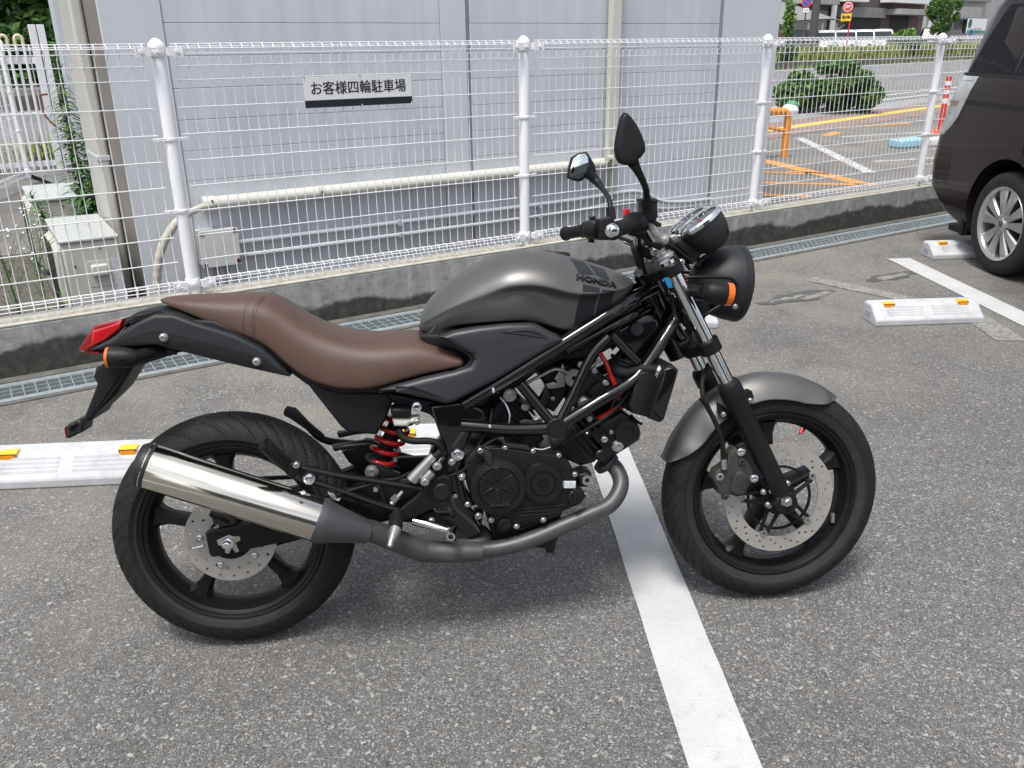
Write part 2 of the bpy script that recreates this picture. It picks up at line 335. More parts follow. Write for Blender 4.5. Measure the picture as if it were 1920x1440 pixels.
for k,q in enumerate(((1425,572,1562,545),(1625,527,1722,510))): smear('tar_smear',*q,.10,k,'tar',.0030); smear('scraped_mark',q[0]+18,q[1]-4,q[2]-50,q[3]+8,.03,9+k,'ghost',.0036)
smear('sand_patch',20,800,150,790,.16,33,'conc_drain' if False else 'soil_dust',.0022) if 'soil_dust' in M else None
def make_stop(at,label,rz):
    t_=thing('wheel_stop',label,'wheel stop',at,rz,'concrete wheel stops')
    # local: x along length 0..0.6, y depth 0 (front, facing the bay) .. 0.17, z up .1
    body=MB(); Ln=.60
    secs=[]
    prof=[(0,0),(0,.034),(.016,.045),(.082,.098),(.098,.102),(.155,.102),(.165,.095),(.172,0)]
    for x,ins in ((0,.0),(.012,.006),(Ln-.012,.006),(Ln,0)):
        sh=.02 if x in (0,Ln) else 0
        secs.append([(x+(0 if x<.3 else 0)+(.03*(z/.1) if x<.3 else -.03*(z/.1))*0,y,z-(.004 if (x in(0,Ln) and z>.02) else 0)) for y,z in prof])
    body.grid(secs,closed_u=True,caps=True)
    me=body.mesh('body',True,30)
    b=link('body',me,M['stop'],t_,bevel=.006)
    # grooves: slim recessed-looking bars laid in the sloping face, cut as ridges between them
    sl=Vector((0,.066,.053)); nrm=Vector((0,-.053,.066)).normalized()
    for c in range(2):
        for k in range(4):
            x0=(.075 if c==0 else .325)+(0 if k<3 else (.03 if c==0 else 0)); x1=(.275 if c==0 else .525)-(0 if k<3 else (0 if c==0 else .05))
            p=Vector((0,.016,.045))+sl*(.14+.2*k); h=.0045; 
            q=MB(); a=p-sl.normalized()*.0045; e=p+sl.normalized()*.0045
            q.add([(x0,*(a+nrm*.0005).yz),(x1,*(a+nrm*.0005).yz),(x1,*(e+nrm*.004).yz),(x0,*(e+nrm*.004).yz),(x0,*(e-nrm*.002).yz),(x1,*(e-nrm*.002).yz)],[(0,1,2,3),(3,2,5,4),(0,3,4),(1,5,2)])
            q.build('ridge',M['stop'],b,smooth=False)
    for x in (.066,.478):
        q=MB(); q.add([(x,.068,.105),(x+.06,.068,.105),(x+.06,.10,.109),(x,.10,.109),(x+.008,.118,.103),(x+.052,.118,.103),(x,.068,.086),(x+.06,.068,.086),(x+.06,.10,.098),(x,.10,.098)],[(0,1,2,3),(3,2,5,4),(0,3,9,6),(1,7,8,2),(2,8,5),(3,4,9)])
        rf=q.build('reflector',M['reflect_y'],t_,smooth=False)
        MB().box(x+.005,x+.055,.0655,.0675,.086,.1005).build('reflector_lens',M['reflect_o'],rf,smooth=False)
    # flat end plates, handle pocket shade painted into their darker colour
    for x,sx in ((-.001,-1),(Ln+.001,1)):
        MB().box(x-.0015,x+.0015,.07,.135,.03,.062).build('end_pocket',mat('pocket_shade',(.36,.37,.39),.9) if 'pocket_shade' not in bpy.data.materials else bpy.data.materials['pocket_shade'],t_,smooth=False)
    return t_
SR=math.atan2(4.351-4.309,2.538-1.943)
s_r=Vector((1.943,4.309,0)); s_l=G(1347,616)-Vector((math.cos(SR),math.sin(SR),0))*.6
make_stop(s_r,'whole grey concrete wheel stop lying clear right of the motorcycle headlight',SR)
make_stop(s_l,'concrete wheel stop mostly hidden behind the front fork, its end peeking below the headlight',SR)
ux_=Vector((math.cos(SR),math.sin(SR),0))
make_stop(G(286,907)-ux_*.6,'grey concrete wheel stop at left behind the exhaust muffler',SR)
make_stop(s_r-STEP+Vector((0,-.07,0)),'concrete wheel stop glimpsed behind the red shock spring',SR)
make_stop(s_l+STEP,'concrete wheel stop behind the rear wheel of the dark van',SR)
make_stop(s_r+STEP,'concrete wheel stop under the far side of the dark van',SR)
# ---------------------------------------------------------------- low wall
wall=thing('low_concrete_wall','low weathered concrete wall with moss stained face under the white fence','wall',F(0,0,0),TH)
MB().box(-9,17,-.06,.06,0,.2455).build('wall_face',M['conc_wall'],wall,bevel=.004)
MB().box(-9,17,-.0605,.0605,.2458,.262).build('coping',M['conc_cap'],wall,bevel=.007)
# ---------------------------------------------------------------- mesh fence
def roll(mb,x0,x1,zc,sgn,r=.0023):
    # triangular tube of the mesh edge: five long wires around loops every 50 mm
    loop=[(-.004,-.048),(-.004,-.02),(-.05,.006),(-.052,.028),(-.03,.048),(-.006,.036),(.004,.01)]
    if sgn<0: loop=[(.0,.034)]+[(-.028+.027*math.cos(q),.030*math.sin(q)) for q in [R(-k*36) for k in range(0,10)]]
    for y,z in ((loop[0],loop[2],loop[3],loop[4],loop[5]) if sgn>0 else (loop[3],loop[5],loop[6],loop[7],loop[8],loop[10])): mb.tube([(x0,y,zc+z),(x1,y,zc+z)],r*1.1,5)
    x=x0+.025
    while x<x1: mb.tube([(x,y,zc+z) for y,z in loop],r,5); x+=.05
def fence_panel_meshes(W):
    x0,x1=.055,W-.055
    v=MB(); x=x0+.025
    while x<x1: v.tube([(x,0,.33),(x,0,1.385)],.0023,5); x+=.05
    hz=MB()
    for k in range(8): 
        z=1.282-.1215*k; hz.tube([(x0,-.005,z),(x1,-.005,z)],.0027,6)
    rt=MB(); roll(rt,x0,x1,1.392,1); rb=MB(); roll(rb,x0,x1,.312,-1)
    return [('vertical_wires',v.mesh('vertical_wires')),('horizontal_wires',hz.mesh('horizontal_wires')),('top_roll',rt.mesh('top_roll')),('bottom_roll',rb.mesh('bottom_roll'))]
PAN=fence_panel_meshes(2.0)
pm=MB(); pm.lathe([(.030,.262),(.030,1.432),(.0285,1.436)],(0,0,0),(0,0,1),20); post_me=pm.mesh('post')
cm=MB(); cm.lathe([(.034,1.418),(.0375,1.422),(.0375,1.438),(.0345,1.443),(.022,1.456),(.011,1.4645),(.0001,1.467)],(0,0,0),(0,0,1),20); cap_me=cm.mesh('cap')
def clamp_mesh(kind):
    c=MB()
    if kind=='mid':
        c.lathe([(.033,-.007),(.036,-.005),(.036,.005),(.033,.007)],(0,0,0),(0,0,1),20)
        for s in (-1,1):
            c.tube([(s*.03,-.022,.004),(s*.075,-.016,.004),(s*.082,-.013,.002)],.0035,6).tube([(s*.03,-.022,-.006),(s*.075,-.016,-.006),(s*.082,-.013,-.002)],.0035,6)
            c.cyl((s*.055,-.028,0),(s*.055,-.010,0),.008,seg=10)
    else:
        c.lathe([(.033,-.024),(.0355,-.021),(.0355,.021),(.033,.024)],(0,0,0),(0,0,1),20)
        for s in (-1,1):
            c.box(min(s*.036,s*.10),max(s*.036,s*.10),-.056,-.050,-.020,.020).box(min(s*.034,s*.06),max(s*.034,s*.06),-.053,-.02,-.016,.016)
            c.cyl((s*.078,-.066,0),(s*.078,-.05,0),.009,seg=10); c.tube([(s*.10,-.056,-.024),(s*.10,-.056,.024)],.004,6)
        c.cyl((0,-.046,0),(0,-.03,0),.008,seg=10)
    return c.mesh('clamp_'+kind)
cl_mid,cl_end=clamp_mesh('mid'),clamp_mesh('end')
fence=thing('mesh_fence','white welded wire mesh fence with capped posts on the low wall','fence',F(0,0,0),TH)
for i in range(-3,7):
    p=link('post',post_me,M['fence'],fence,loc=(2.0*i,.0,0)); link('cap',cap_me,M['fence'],p)
    for z,me in ((1.408,cl_end),(.318,cl_end),(1.02,cl_mid),(.683,cl_mid)): link('clamp',me,M['fence'],p,loc=(0,0,z))
    if i<6:
        pn=None
        for nm,me in PAN:
            o=link('mesh_panel' if pn is None else nm,me,M['fence'],fence if pn is None else pn,loc=(2.0*i,0,0) if pn is None else (0,0,0))
            if pn is None: pn=o
# ---------------------------------------------------------------- sign on the fence
sg=thing('parking_sign','white sign with black Japanese lettering and black band wired to the fence','sign',F(.672,-.014,1.13),TH)
MB().box(0,.598,-.0035,.0,.0365,.147).build('plate',M['sign_white'],sg,bevel=.0008)
MB().box(0,.598,-.0038,.0,.0,.036).build('black_band',M['sign_navy'],sg,bevel=.0008)
for k_,(ox,oz) in enumerate(((0,0),(.0010,.0),(-.0010,.0003),(.0,.0009))):
    tm=text_mesh('lettering','お客様四輪駐車場',.0685,.0003,lambda x,y,z:(x+.30+ox,-.0041-.0002*k_-z,y+.094+oz),width=.525)
    if k_==0: lt_=link('lettering',tm,M['sign_navy'],sg)
    else: link('lettering_edge',tm,M['sign_navy'],lt_)
for x,z in ((.006,.148),(.306,.149),(.592,.004),(.306,.004)):
    MB().tube([(x,-.008,z-.006),(x,-.004,z+.004),(x,.008,z+.004)],.0018,5).build('wire_tie',M['sign_navy'] if z>.1 else M['sign_white'],sg)
# ---------------------------------------------------------------- building behind the fence
BD=.80
bl=thing('building','pale grey building with horizontal siding boards behind the fence','building',F(0,BD,0),TH)
HB=4.6; S0,S1=-.108,4.985
MB().box(S0+.002,S1-.002,.035,1.75,-.1,HB-.004).build('core_wall',M['siding_gap'],bl,smooth=False); MB().box(1.6,S1-.004,1.961,7.,-.1,HB-.006).build('rear_wing',M['siding'],bl,smooth=False)
def board_col(x0,x1,name='siding_board'):
    z=1.549-.1685*10
    zs=[]; 
    while z<HB: zs.append(z); z+=.1685*2 if False else .1685
    zs=[z for z in zs if z>.55]
    zlist=[-.1,.55]+zs+[HB]
    zlist=sorted(set(round(z,4) for z in zlist))
    out=[]
    for a,b in zip(zlist[:-1],zlist[1:]):
        if b-a<.02: continue
        MB().box(x0+.0012,x1-.0012,0,.034,a+.0011,b-.0011).build(name,M['siding'],bl,bevel=.002)
def panel(name,x0,x1,z0,z1,y0=-.004,y1=.034,m='siding_trim'): MB().box(x0,x1,y0,y1,z0,z1).build(name,M[m],bl,bevel=.003)
panel('corner_panel',S0,.2035,-.1,HB,-.006)
board_col(.205,1.882)
panel('pilaster',1.884,2.070,-.1,HB,-.004); panel('joint_strip',2.072,2.098,-.1,HB,.006,.034,'siding_gap')
board_col(2.10,3.235); board_col(3.24,4.325)
panel('joint_strip',4.327,4.345,-.1,HB,-.012,.034,'siding_gap'); panel('corner_panel',4.347,S1,-.1,HB,-.006)
panel('skirting_board',.206,1.880,-.1,.10,-.012,-.001); panel('skirting_board',4.36,S1-.002,.0,.2,-.016,-.007)
# left flank of the building: recessed brown wall, strips and a door jamb
def flank(name,d0,d1,dep,m,z1=HB): MB().box(S0-dep,S0+.001 if dep>=0 else S0+.03,d0-BD,d1-BD,-.1,z1).build(name,M[m],bl,bevel=.003)
def SPX(u,s,v=4.): q=hit(u,v,FO+FD*s,FD)-FO; return q.dot(FN)
fk_=[SPX(u,S0) for u in (149,142,109,101,94)]
flank('corner_trim',BD+.0,BD+.012,.003,'siding_trim')
MB().box(S0-.0015,S0+.0015,.014,fk_[0]-BD,-.1,HB).build('recess_panel',M['brown_wall'],bl,smooth=False)
flank('flank_strip',fk_[0]+.003,fk_[1],.008,'siding_trim'); flank('flank_panel',fk_[1]+.003,fk_[2],.004,'siding'); flank('flank_strip',fk_[2]+.003,fk_[3],.002,'brown_wall' if False else 'conduit'); flank('flank_strip',fk_[3]+.003,fk_[4],.012,'siding_trim')
BEND=fk_[4]
MB().box(S0-.08,S1+.08,-.10,2.02,HB,HB+.12).build('roof_edge',M['siding_trim'],bl,bevel=.01)
# downpipes, duct and conduits
dp=thing('downpipe','tall cream duct pipe standing at the left corner of the grey building','pipe',F(S0-.04,SPX(130,S0-.04),-.1),TH)
pw_=(SPX(118,S0-.075)-SPX(139,S0-.075))/2
MB().box(-.035,.035,-pw_,pw_,0,HB).build('pipe',M['cream'],dp,bevel=.02,segs=4)
for z in (.9,2.2,3.6): MB().box(-.038,.036,-pw_-.004,pw_+.004,z,z+.03).build('bracket',M['siding_trim'],dp,bevel=.003)
dp=thing('downpipe','slim white vertical drainpipe on the grey wall behind the mirrors','pipe',F(3.255,BD-.05,0),TH)
MB().box(-.045,.045,-.03,.03,.66,HB).build('pipe',M['cream'],dp,bevel=.012,segs=3)
MB().box(-.05,.05,-.036,.032,.56,.70).build('elbow',M['beige'],dp,bevel=.012)
MB().cyl((-.08,-.05,.62),(-.03,-.05,.62),.03,.03,20).build('inlet',M['beige'],dp)
MB().cyl((-.055,-.085,.615),(-.055,-.05,.615),.006,seg=10).build('screw',M['ac_dark'],dp)
MB().cyl((.015,.01,-.1),(.015,.01,.56),.012,seg=12).build('thin_pipe',M['beige'],dp)
du=thing('pipe_duct','long white half round pipe duct across the lower grey wall','duct',F(0,BD-.05,0),TH)
pz=lambda s:.575
MB().cyl((.275,0,.577),(3.20,0,.585),.040,seg=24).build('duct_cover',M['cream'],du)
MB().cyl((.262,0,.577),(.33,0,.577),.0445,seg=24).build('end_collar',M['cream'],du)
MB().cyl((.955,0,.579),(.995,0,.579),.0425,seg=24).build('joint_collar',M['beige'],du)
MB().cyl((.31,-.046,.60),(.31,-.03,.59),.006,seg=8).build('screw',M['ac_dark'],du); MB().cyl((.975,-.046,.588),(.975,-.03,.585),.008,seg=8).build('screw',M['ac_dark'],du)
# insulated hose
ho=MB(); hp=cat_pts([(.34,0,.577),(.22,-.01,.560),(.10,-.02,.50),(.0,-.03,.38),(-.055,-.03,.22),(-.07,-.02,.06),(-.06,.0,-.1)],10)
rr=[.024+.0022*math.sin(i*1.9) if i>14 else .020 for i in range(len(hp))]
tag(ho.tube(hp,rr,14).build('insulated_hose',M['beige'],loc=F(0,BD-.075,0),rz=TH),'cream taped hose curving from the white duct down to the ground','hose')
for zz,r_,nm,lb in ((.330,.017,'conduit_pipe','thicker upper grey conduit along the wall foot'),(.247,.0125,'conduit_pipe','thinner lower grey conduit along the wall foot')):
    t_=thing(nm,lb,'conduit',F(0,BD-.04,zz),TH,'grey conduits on the wall')
    dz=.0 if r_>.015 else -.035
    pth=cat_pts([(.44,0,0.),(1.2,0,.0),(2.4,0,.005),(3.0,0,.008),(3.42,0,.02),(3.62,0,-.01),(3.80,0,-.09),(4.05,0,-.12),(4.32,0,-.125)] if r_>.015 else [(.44,0,0),(1.2,0,0),(2.4,0,.004),(3.0,0,.01),(3.35,0,.035),(3.55,0,.02),(3.72,0,-.05),(3.95,0,-.075),(4.3,0,-.08)],6)
    MB().tube(pth,r_,12).build('tube',M['conduit'],t_)
    for x in (1.5,2.62): MB().box(x-.012,x+.012,-r_-.004,.036,-r_-.004,r_+.004).build('saddle',M['conduit'],t_,bevel=.003)
bx=thing('junction_box','rust spotted grey electrical box on the wall beside the fence post','electrical box',F(.205,BD-.115,.225),TH)
MB().box(0,.215,0,.112,0,.205).build('case',M['box_paint'],bx,bevel=.004)
MB().box(-.006,.221,-.008,.0,-.006,.211).build('lid',M['box_paint'],bx,bevel=.003)
rust=mat('rust_brown',(.075,.026,.014),.95,noise=.5,scale=60)
for x,z in ((.014,.192),(.200,.196),(.012,.010),(.202,.014)):
    q=MB(); n=11; q.prism([(x+math.cos(2*PI*k/n)*random.uniform(.008,.018),z+math.sin(2*PI*k/n)*random.uniform(.008,.017)) for k in range(n)],'y',-.0098,-.0082); q.build('rust_patch',rust,bx,smooth=False)
for x in (.045,.11,.165): MB().cyl((x,.05,-.325),(x,.05,0),.016,seg=12).build('cable_pipe',M['conduit'],bx)
# ---------------------------------------------------------------- air conditioner units
def make_ac(label,loc):
    a=thing('air_conditioner_unit',label,'air conditioner',loc,TH,'outdoor air conditioner units')
    # local x 0..0.3 (fan side at x=0), y 0..0.78 length, z 0.04..0.55
    MB().box(.0,.29,0,.78,.045,.53).build('casing',M['ac'],a,bevel=.012)
    MB().box(-.008,.298,-.008,.788,.531,.55).build('top_plate',M['ac_top'],a,bevel=.006)
    for x in (.05,.11,.17,.23): MB().box(x,x+.012,.01,.77,.549,.5535).build('top_rib',M['ac_top'],a,bevel=.002)
    MB().prism([(.0,.06),(-.035,.09),(-.045,.29),(-.035,.49),(.0,.515)],'y',.02,.60).build('fan_guard',M['ac'],a,bevel=.01)
    for k in range(7): MB().lathe([(.03+.033*k,-.0015),(.03+.033*k,.0015)],(-.047,.31,.29),(1,0,0),32).build('fan_ring',M['ac_dark'],a) if k%2==0 else None
    v=MB().box(.125,.215,-.030,-.001,.335,.40).build('valve_cover',M['cream'],a,bevel=.01)
    MB().box(.11,.23,-.002,.002,.27,.42).build('cover_recess',M['ac'],a,bevel=.002)
    MB().box(.235,.275,-.0016,.002,.22,.42).build('rating_label',M['sticker'],a,smooth=False); MB().box(.235,.285,-.0016,.002,.13,.205).build('warning_label',M['sticker'],a,smooth=False)
    for x,z in ((.05,.40),(.19,.49)): MB().cyl((x,-.004,z),(x,.002,z),.006,seg=8).build('screw',M['ac_dark'],a)
    for y in (.1,.62): MB().box(-.03,.32,y,y+.06,0,.044).build('foot',M['concrete'],a,bevel=.004)
    return a
make_ac('cream air conditioner outdoor unit nearer the fence with labels on its end',F(-.505,.80,-.1))
make_ac('cream air conditioner outdoor unit farther back under the tall green plant',F(-.525,2.42,-.1))
# soil strip behind the wall at left
tag(MB().box(-9,-.55,.065,3.2,-.1,-.06).build('soil_bed',M['soil'],loc=FO,rz=TH,smooth=False),kind='structure')
# ---------------------------------------------------------------- plants
def blade(mb,base,dirv,length,width,droop,seg=3):
    d=Vector(dirv).normalized(); sidev=d.cross(Vector((0,0,1)))
    if sidev.length<1e-3: sidev=Vector((1,0,0))
    sidev.normalize(); p=Vector(base); rows=[]
    for k in range(seg+1):
        t=k/seg; wd=width*(1-t)**.7*(.35+.65*min(1,t*3+.3)); rows.append([p-sidev*wd/2,p+sidev*wd/2])
        d=(d+Vector((0,0,-droop/seg))).normalized(); p=p+d*length/seg
    mb.grid(rows)
def leafy_stem(name,label,loc,h,n,ll,lw,m,droop=.9,lean=(0,0),seed=1,flowers=0,rb=.25,cat='plant',group=None,zmin=.05):
    rg=random.Random(seed); t_=thing(name,label,cat,loc,0,group)
    top=Vector((lean[0],lean[1],h)); st=cat_pts([(0,0,0),top*.5+Vector((rg.uniform(-.02,.02),rg.uniform(-.02,.02),0)),top],6)
    MB().tube(st,[.008-.006*i/len(st) for i in range(len(st))],6).build('stem',M['leaf'],t_)
    lv=MB()
    for k in range(n):
        f=zmin+(1-zmin)*k/n; q=f*(len(st)-1); i=min(int(q),len(st)-2); p=st[i].lerp(st[i+1],q-i); a=k*2.4+rg.uniform(-.4,.4)
        s=(.65+.35*math.sin(PI*min(1,f*1.05)))*rg.uniform(.75,1.15)*(1.-.45*max(0,f-.8)/.2); el=rg.uniform(.35,.8)+(.9 if f>.92 else 0)
        blade(lv,p,(math.cos(a),math.sin(a),el),ll*s,lw*s,droop*rg.uniform(.7,1.3))
    o=lv.build('leaves',M[m],t_,smooth=True,weld=False)
    if flowers:
        fl=MB()
        for k in range(flowers):
            p=Vector((rg.uniform(-rb,rb)*.5,rg.uniform(-rb,rb)*.5,h*rg.uniform(.75,1.08))); fl.lathe([(.0001,0),(.004,.003),(.006,.002)],p,(rg.uniform(-.4,.4),-.5,1),7)
            MB
        fo_=fl.build('flowers',M['flower'],t_,weld=False); fo_['kind']='stuff'
    return t_
tall=[(FP(163,380,2.15)[0],2.15,1.50,640,.17,.034,(-.03,.02),3),(FP(120,370,2.2)[0],2.2,.62,150,.18,.034,(-.20,-.05),5),(FP(180,385,2.25)[0],2.25,1.15,420,.16,.034,(.0,.05),8),(FP(172,390,2.0)[0],2.0,.75,260,.14,.030,(.02,.02),9)]
labs=['tallest narrow leaved green weed rising between the two air conditioners','lower leafy weed arching left above the farther air conditioner','dark leafy weed close against the cream corner pipe','bushy leafy weed just behind the nearer air conditioner']
for (s,d,hh,n,ll,lw,ln,sdd),lb in zip(tall,labs): leafy_stem('tall_weed',lb,F(s,d,-.1),hh,n,ll,lw,'leaf' if sdd!=8 else 'leaf_d',1.0,ln,sdd,group='tall leafy weeds by the building corner')
wl=['thin flowering weed nearest the left picture edge','flowering weed in front of the farther air conditioner','broad leaved weed sprouting before the nearer air conditioner','small weed at the foot of the fence, far left','low weed tuft behind the wall left of the seat']
for i,(s,d,hh,n,ll,lw,fl) in enumerate([(-.78,.42,.66,46,.07,.016,14),(-.64,.52,.72,50,.09,.018,16),(-.585,.36,.34,26,.13,.035,0),(-.80,.22,.2,30,.10,.03,0),(-.52,.18,.16,22,.09,.025,0)]):
    leafy_stem('flowering_weed' if fl else 'low_weed',wl[i],F(s,d,-.06),hh,n,ll,lw,'leaf' if i!=2 else 'leaf_l',.6,(random.uniform(-.05,.05),0),20+i,fl,.22,zmin=.15,group='weeds behind the wall')
    if fl:
        rg=random.Random(40+i); base=F(s,d,-.06); q=MB()
        for k in range(14):
            a=rg.uniform(0,2*PI); z0=hh*rg.uniform(.3,.7); e=Vector((math.cos(a)*rg.uniform(.05,.12),math.sin(a)*rg.uniform(.05,.12),z0+rg.uniform(.1,.25))); q.tube([(0,0,z0),(e.x*.5,e.y*.5,(z0+e.z)/2+.02),e],.0014,4)
        o=q.build('twigs',M['leaf'],None,loc=base)
        o.parent=[x for x in bpy.data.objects if x.get('label')==wl[i]][0]; o.location=(0,0,0)
# ---------------------------------------------------------------- left background: end fence, pipe gate, road, trees
FE=G(57,345,-.1); FS=G(5,370,-.1); dv=(FE-FS).normalized(); rz_=math.atan2(dv.y,dv.x)
fe=thing('mesh_fence','short run of white mesh fence ending at a post, far left behind the air conditioners','fence',FE,rz_)
kx=1.1
fe.scale=(1.,1.,1.29)
for i,x in enumerate((0,-2.0,-4.0)):
    p=link('post',post_me,M['fence'],fe,loc=(x,0,-.2)); link('cap',cap_me,M['fence'],p)
    for z,me in ((1.408,cl_end),(.318,cl_end),(1.02,cl_mid),(.683,cl_mid)): link('clamp',me,M['fence'],p,loc=(0,0,z))
    if i:
        pn=None
        for nm,me in PAN:
            o=link('mesh_panel' if pn is None else nm,me,M['fence'],fe if pn is None else pn,loc=(x,0,-.2) if pn is None else (0,0,0)); pn=pn or o
GS=FP(76,150,8.3)[0]; ga=thing('pipe_gate','white barred gate with beige looped tops at far left','gate',F(GS,8.3,-.1),TH)
M['gate_top']=mat('gate_beige',(.72,.62,.42),.5)
zt=FP(45,66,8.3)[2]+.1
for k in range(9):
    x=-.06-.165*k-.05
    pl=MB()
    for xx in (x,x-.085): pl.cyl((xx,0,.08),(xx,0,zt-.10),.017,seg=10)
    lp=pl.build('bar',M['fence'],ga)
    MB().tube([(x,0,zt-.11),(x,0,zt-.06)]+[(x-.0425+.0425*math.cos(a),0,zt-.05+.05*math.sin(a)) for a in [PI*q/8 for q in range(9)]]+[(x-.085,0,zt-.06),(x-.085,0,zt-.11)],.019,10).build('loop_top',M['gate_top'],lp)
MB().box(-1.65,-.02,.012,.03,zt-.33,zt-.25).build('rail',M['fence'],ga,bevel=.004); MB().box(-1.65,-.02,.012,.03,.12,.19).build('rail',M['fence'],ga,bevel=.004)
for x0,x1 in ((-.02,.06),(.075,.155)): MB().box(x0,x1,-.04,.04,0,zt+.12).build('gate_post',M['fence'],ga,bevel=.004)
ch=MB(); cpts=cat_pts([(-.06,-.06,1.0),(-.16,-.07,.98),(-.17,-.08,.85),(-.10,-.08,.68),(.02,-.07,.56),(.10,-.05,.55)],5)
for i in range(0,len(cpts)-1):
    a,b=cpts[i],cpts[i+1]; ch.tube([a,a.lerp(b,1.15)],.011,6)
tag(ch.build('chain',M['chain'],loc=F(GS+.1,8.25,-.1),rz=TH),'dark red plastic chain hanging on the white gate','chain')
tag(MB().box(-30,9,11.5,21,-.1,-.09).build('side_road',M['road'],loc=FO,rz=TH,smooth=False),kind='structure')
tag(MB().box(-30,9,14.2,14.35,-.09,-.085).build('side_road_line',M['line_white'],loc=FO,rz=TH,smooth=False),kind='structure')
tag(MB().box(-30,9,10.3,10.42,-.1,.0).build('side_road_kerb',M['concrete'],loc=FO,rz=TH,smooth=False),kind='structure')
# grass verge behind the gate
def grass(name,label,loc,rz,x0,x1,y0,y1,n,hh,m,seed,wd=.02,sink=0.):
    rg=random.Random(seed); q=MB()
    for k in range(n):
        x,y=rg.uniform(x0,x1),rg.uniform(y0,y1); a=rg.uniform(0,2*PI)
        blade(q,(x,y,-sink),(math.cos(a)*.4,math.sin(a)*.4,1),hh*rg.uniform(.55,1.15),wd*rg.uniform(.7,1.3),rg.uniform(.2,1.3),3)
    return tag(q.build(name,M[m],loc=loc,rz=rz,weld=False),label,'grass',kind='stuff')
grass('verge_grass','yellow green grass growing behind the white barred gate',F(GS,8.6,-.1),TH,-3,.6,0,1.6,2600,.42,'grass',3,.03)
def clump_tree(name,label,loc,h,rx,ry,cz,rz,n,ls,mats,seed,trunk=.1,cat='tree',group=None,loose=False):
    rg=random.Random(seed); t_=thing(name,label,cat,loc,rg.uniform(0,6),group)
    tk=MB(); tk.tube(cat_pts([(0,0,0),(.03,0,cz*.4),(-.02,.02,cz)],5),[trunk*(1-.5*i/10) for i in range(11)],8)
    tips=[]
    for k in range(9):
        a=rg.uniform(0,2*PI); e=Vector((math.cos(a)*rx*.65,math.sin(a)*ry*.65,cz+rz*rg.uniform(-.5,.75))); tk.tube(cat_pts([(0,0,cz*rg.uniform(.4,.9)),(e.x*.4,e.y*.4,cz+(e.z-cz)*.3),e],4),[trunk*.4*(1-i/9.5) for i in range(9)],5); tips.append(e)
    tk.build('trunk',M['bark'],t_)
    cl=[]
    for k in range(int(34)):
        while True:
            p=Vector((rg.uniform(-1,1),rg.uniform(-1,1),rg.uniform(-1,1)))
            if .25<p.length<1: break
        cl.append((Vector((p.x*rx*.86,p.y*ry*.86,cz+p.z*rz*.88)),rg.uniform(.13,.30) if loose else rg.uniform(.20,.42)))
    mbs=[MB() for _ in mats]
    for k in range(n):
        c,r=cl[rg.randrange(len(cl))]; d=Vector((rg.gauss(0,1),rg.gauss(0,1),rg.gauss(0,1)));d.normalize()
        rad=r*rg.random()**.4; p=c+Vector((d.x*rx,d.y*ry,d.z*rz))*rad
        if p.z<.02: continue
        s=ls*rg.uniform(.6,1.4); u=Vector((rg.gauss(0,1),rg.gauss(0,1),rg.gauss(0,.6))).normalized(); v=u.cross(Vector((rg.gauss(0,1),rg.gauss(0,1),rg.gauss(0,1)))).normalized()
        i=rg.randrange(len(mats)); mbs[i].add([p-u*s,p-v*s*.45+u*.1*s,p+u*s,p+v*s*.45],[(0,1,2,3)])
    for q,mm in zip(mbs,mats): q.build('crown',M[mm],t_,weld=False,smooth=False)
    return t_
for i,(u,dd,hh,rx,lb) in enumerate([(30,25.,6.5,2.4,'dark green leafy tree at the top left corner beyond the gate'),(-90,24.5,6.5,2.6,'dense dark tree just outside the left edge beyond the road'),(85,27.,7.,2.6,'dark tree close beside the left flank of the building')]):
    clump_tree('roadside_tree',lb,F(FP(u,40,dd)[0],dd,-.1),hh,rx,rx,hh*.52,hh*.46,15000,.16,['leaf','leaf_d','leaf_d','leaf_l'],60+i,.16,group='trees beyond the side road')
for i,(u,dd,rx,lb) in enumerate([(30,22.6,1.3,'low clipped hedge shrub seen through the gate bars'),(95,22.8,1.3,'low dark hedge shrub behind the gate post'),(-60,22.4,1.3,'low hedge shrub at the left picture edge')]):
    clump_tree('hedge_shrub',lb,F(FP(u,90,dd)[0],dd,-.1),2.0,rx,1.0,1.0,1.0,5200,.10,['leaf','leaf_d'],80+i,.05,'shrub','hedge shrubs beyond the side road')
tag(MB().box(-30,12,23.9,24.1,-.1,.55).build('garden_wall',mat('dark_brown_wall',(.10,.075,.06),.9,noise=.3,scale=3),loc=FO,rz=TH,smooth=False),'dark brown low garden wall under the hedge beyond the side road','wall')
# ---------------------------------------------------------------- right background, in road frame (t along road, n away)
RA=TH+R(12); RO=F(12.3,6.86,-.1); RD=Vector((math.cos(RA),math.sin(RA),0)); RN=Vector((-math.sin(RA),math.cos(RA),0))
def RW(t,n,z=0.): return RO+RD*t+RN*n+Vector((0,0,z))
def RPX(u,v,n):
    w_=hit(u,v,RO+RN*n,RN)-RO; return (w_.dot(RD),w_.z)
def strip(name,n0,n1,z0,z1,m,t0=-12,t1=140): return tag(MB().box(t0,t1,n0,n1,z0,z1).build(name,M[m],loc=RO,rz=RA,smooth=False,bevel=0),kind='structure')
M['brick_pave']=mat('red_brown_paving',(.24,.17,.15),.9,noise=.2,scale=2); M['grey_pave']=mat('grey_paving',(.27,.28,.28),.9,noise=.15,scale=2)
strip('pavement_strip_brown',-.75,.75,-.02,.010,'brick_pave'); strip('tactile_strip',-.13,.15,.0,.016,'tactile'); strip('pavement_strip_grey',.751,1.6,-.02,.012,'grey_pave')
strip('road_kerb',1.602,1.85,-.02,.06,'concrete')
zr=lambda n:.006+.36*(n-1.85)/9.75
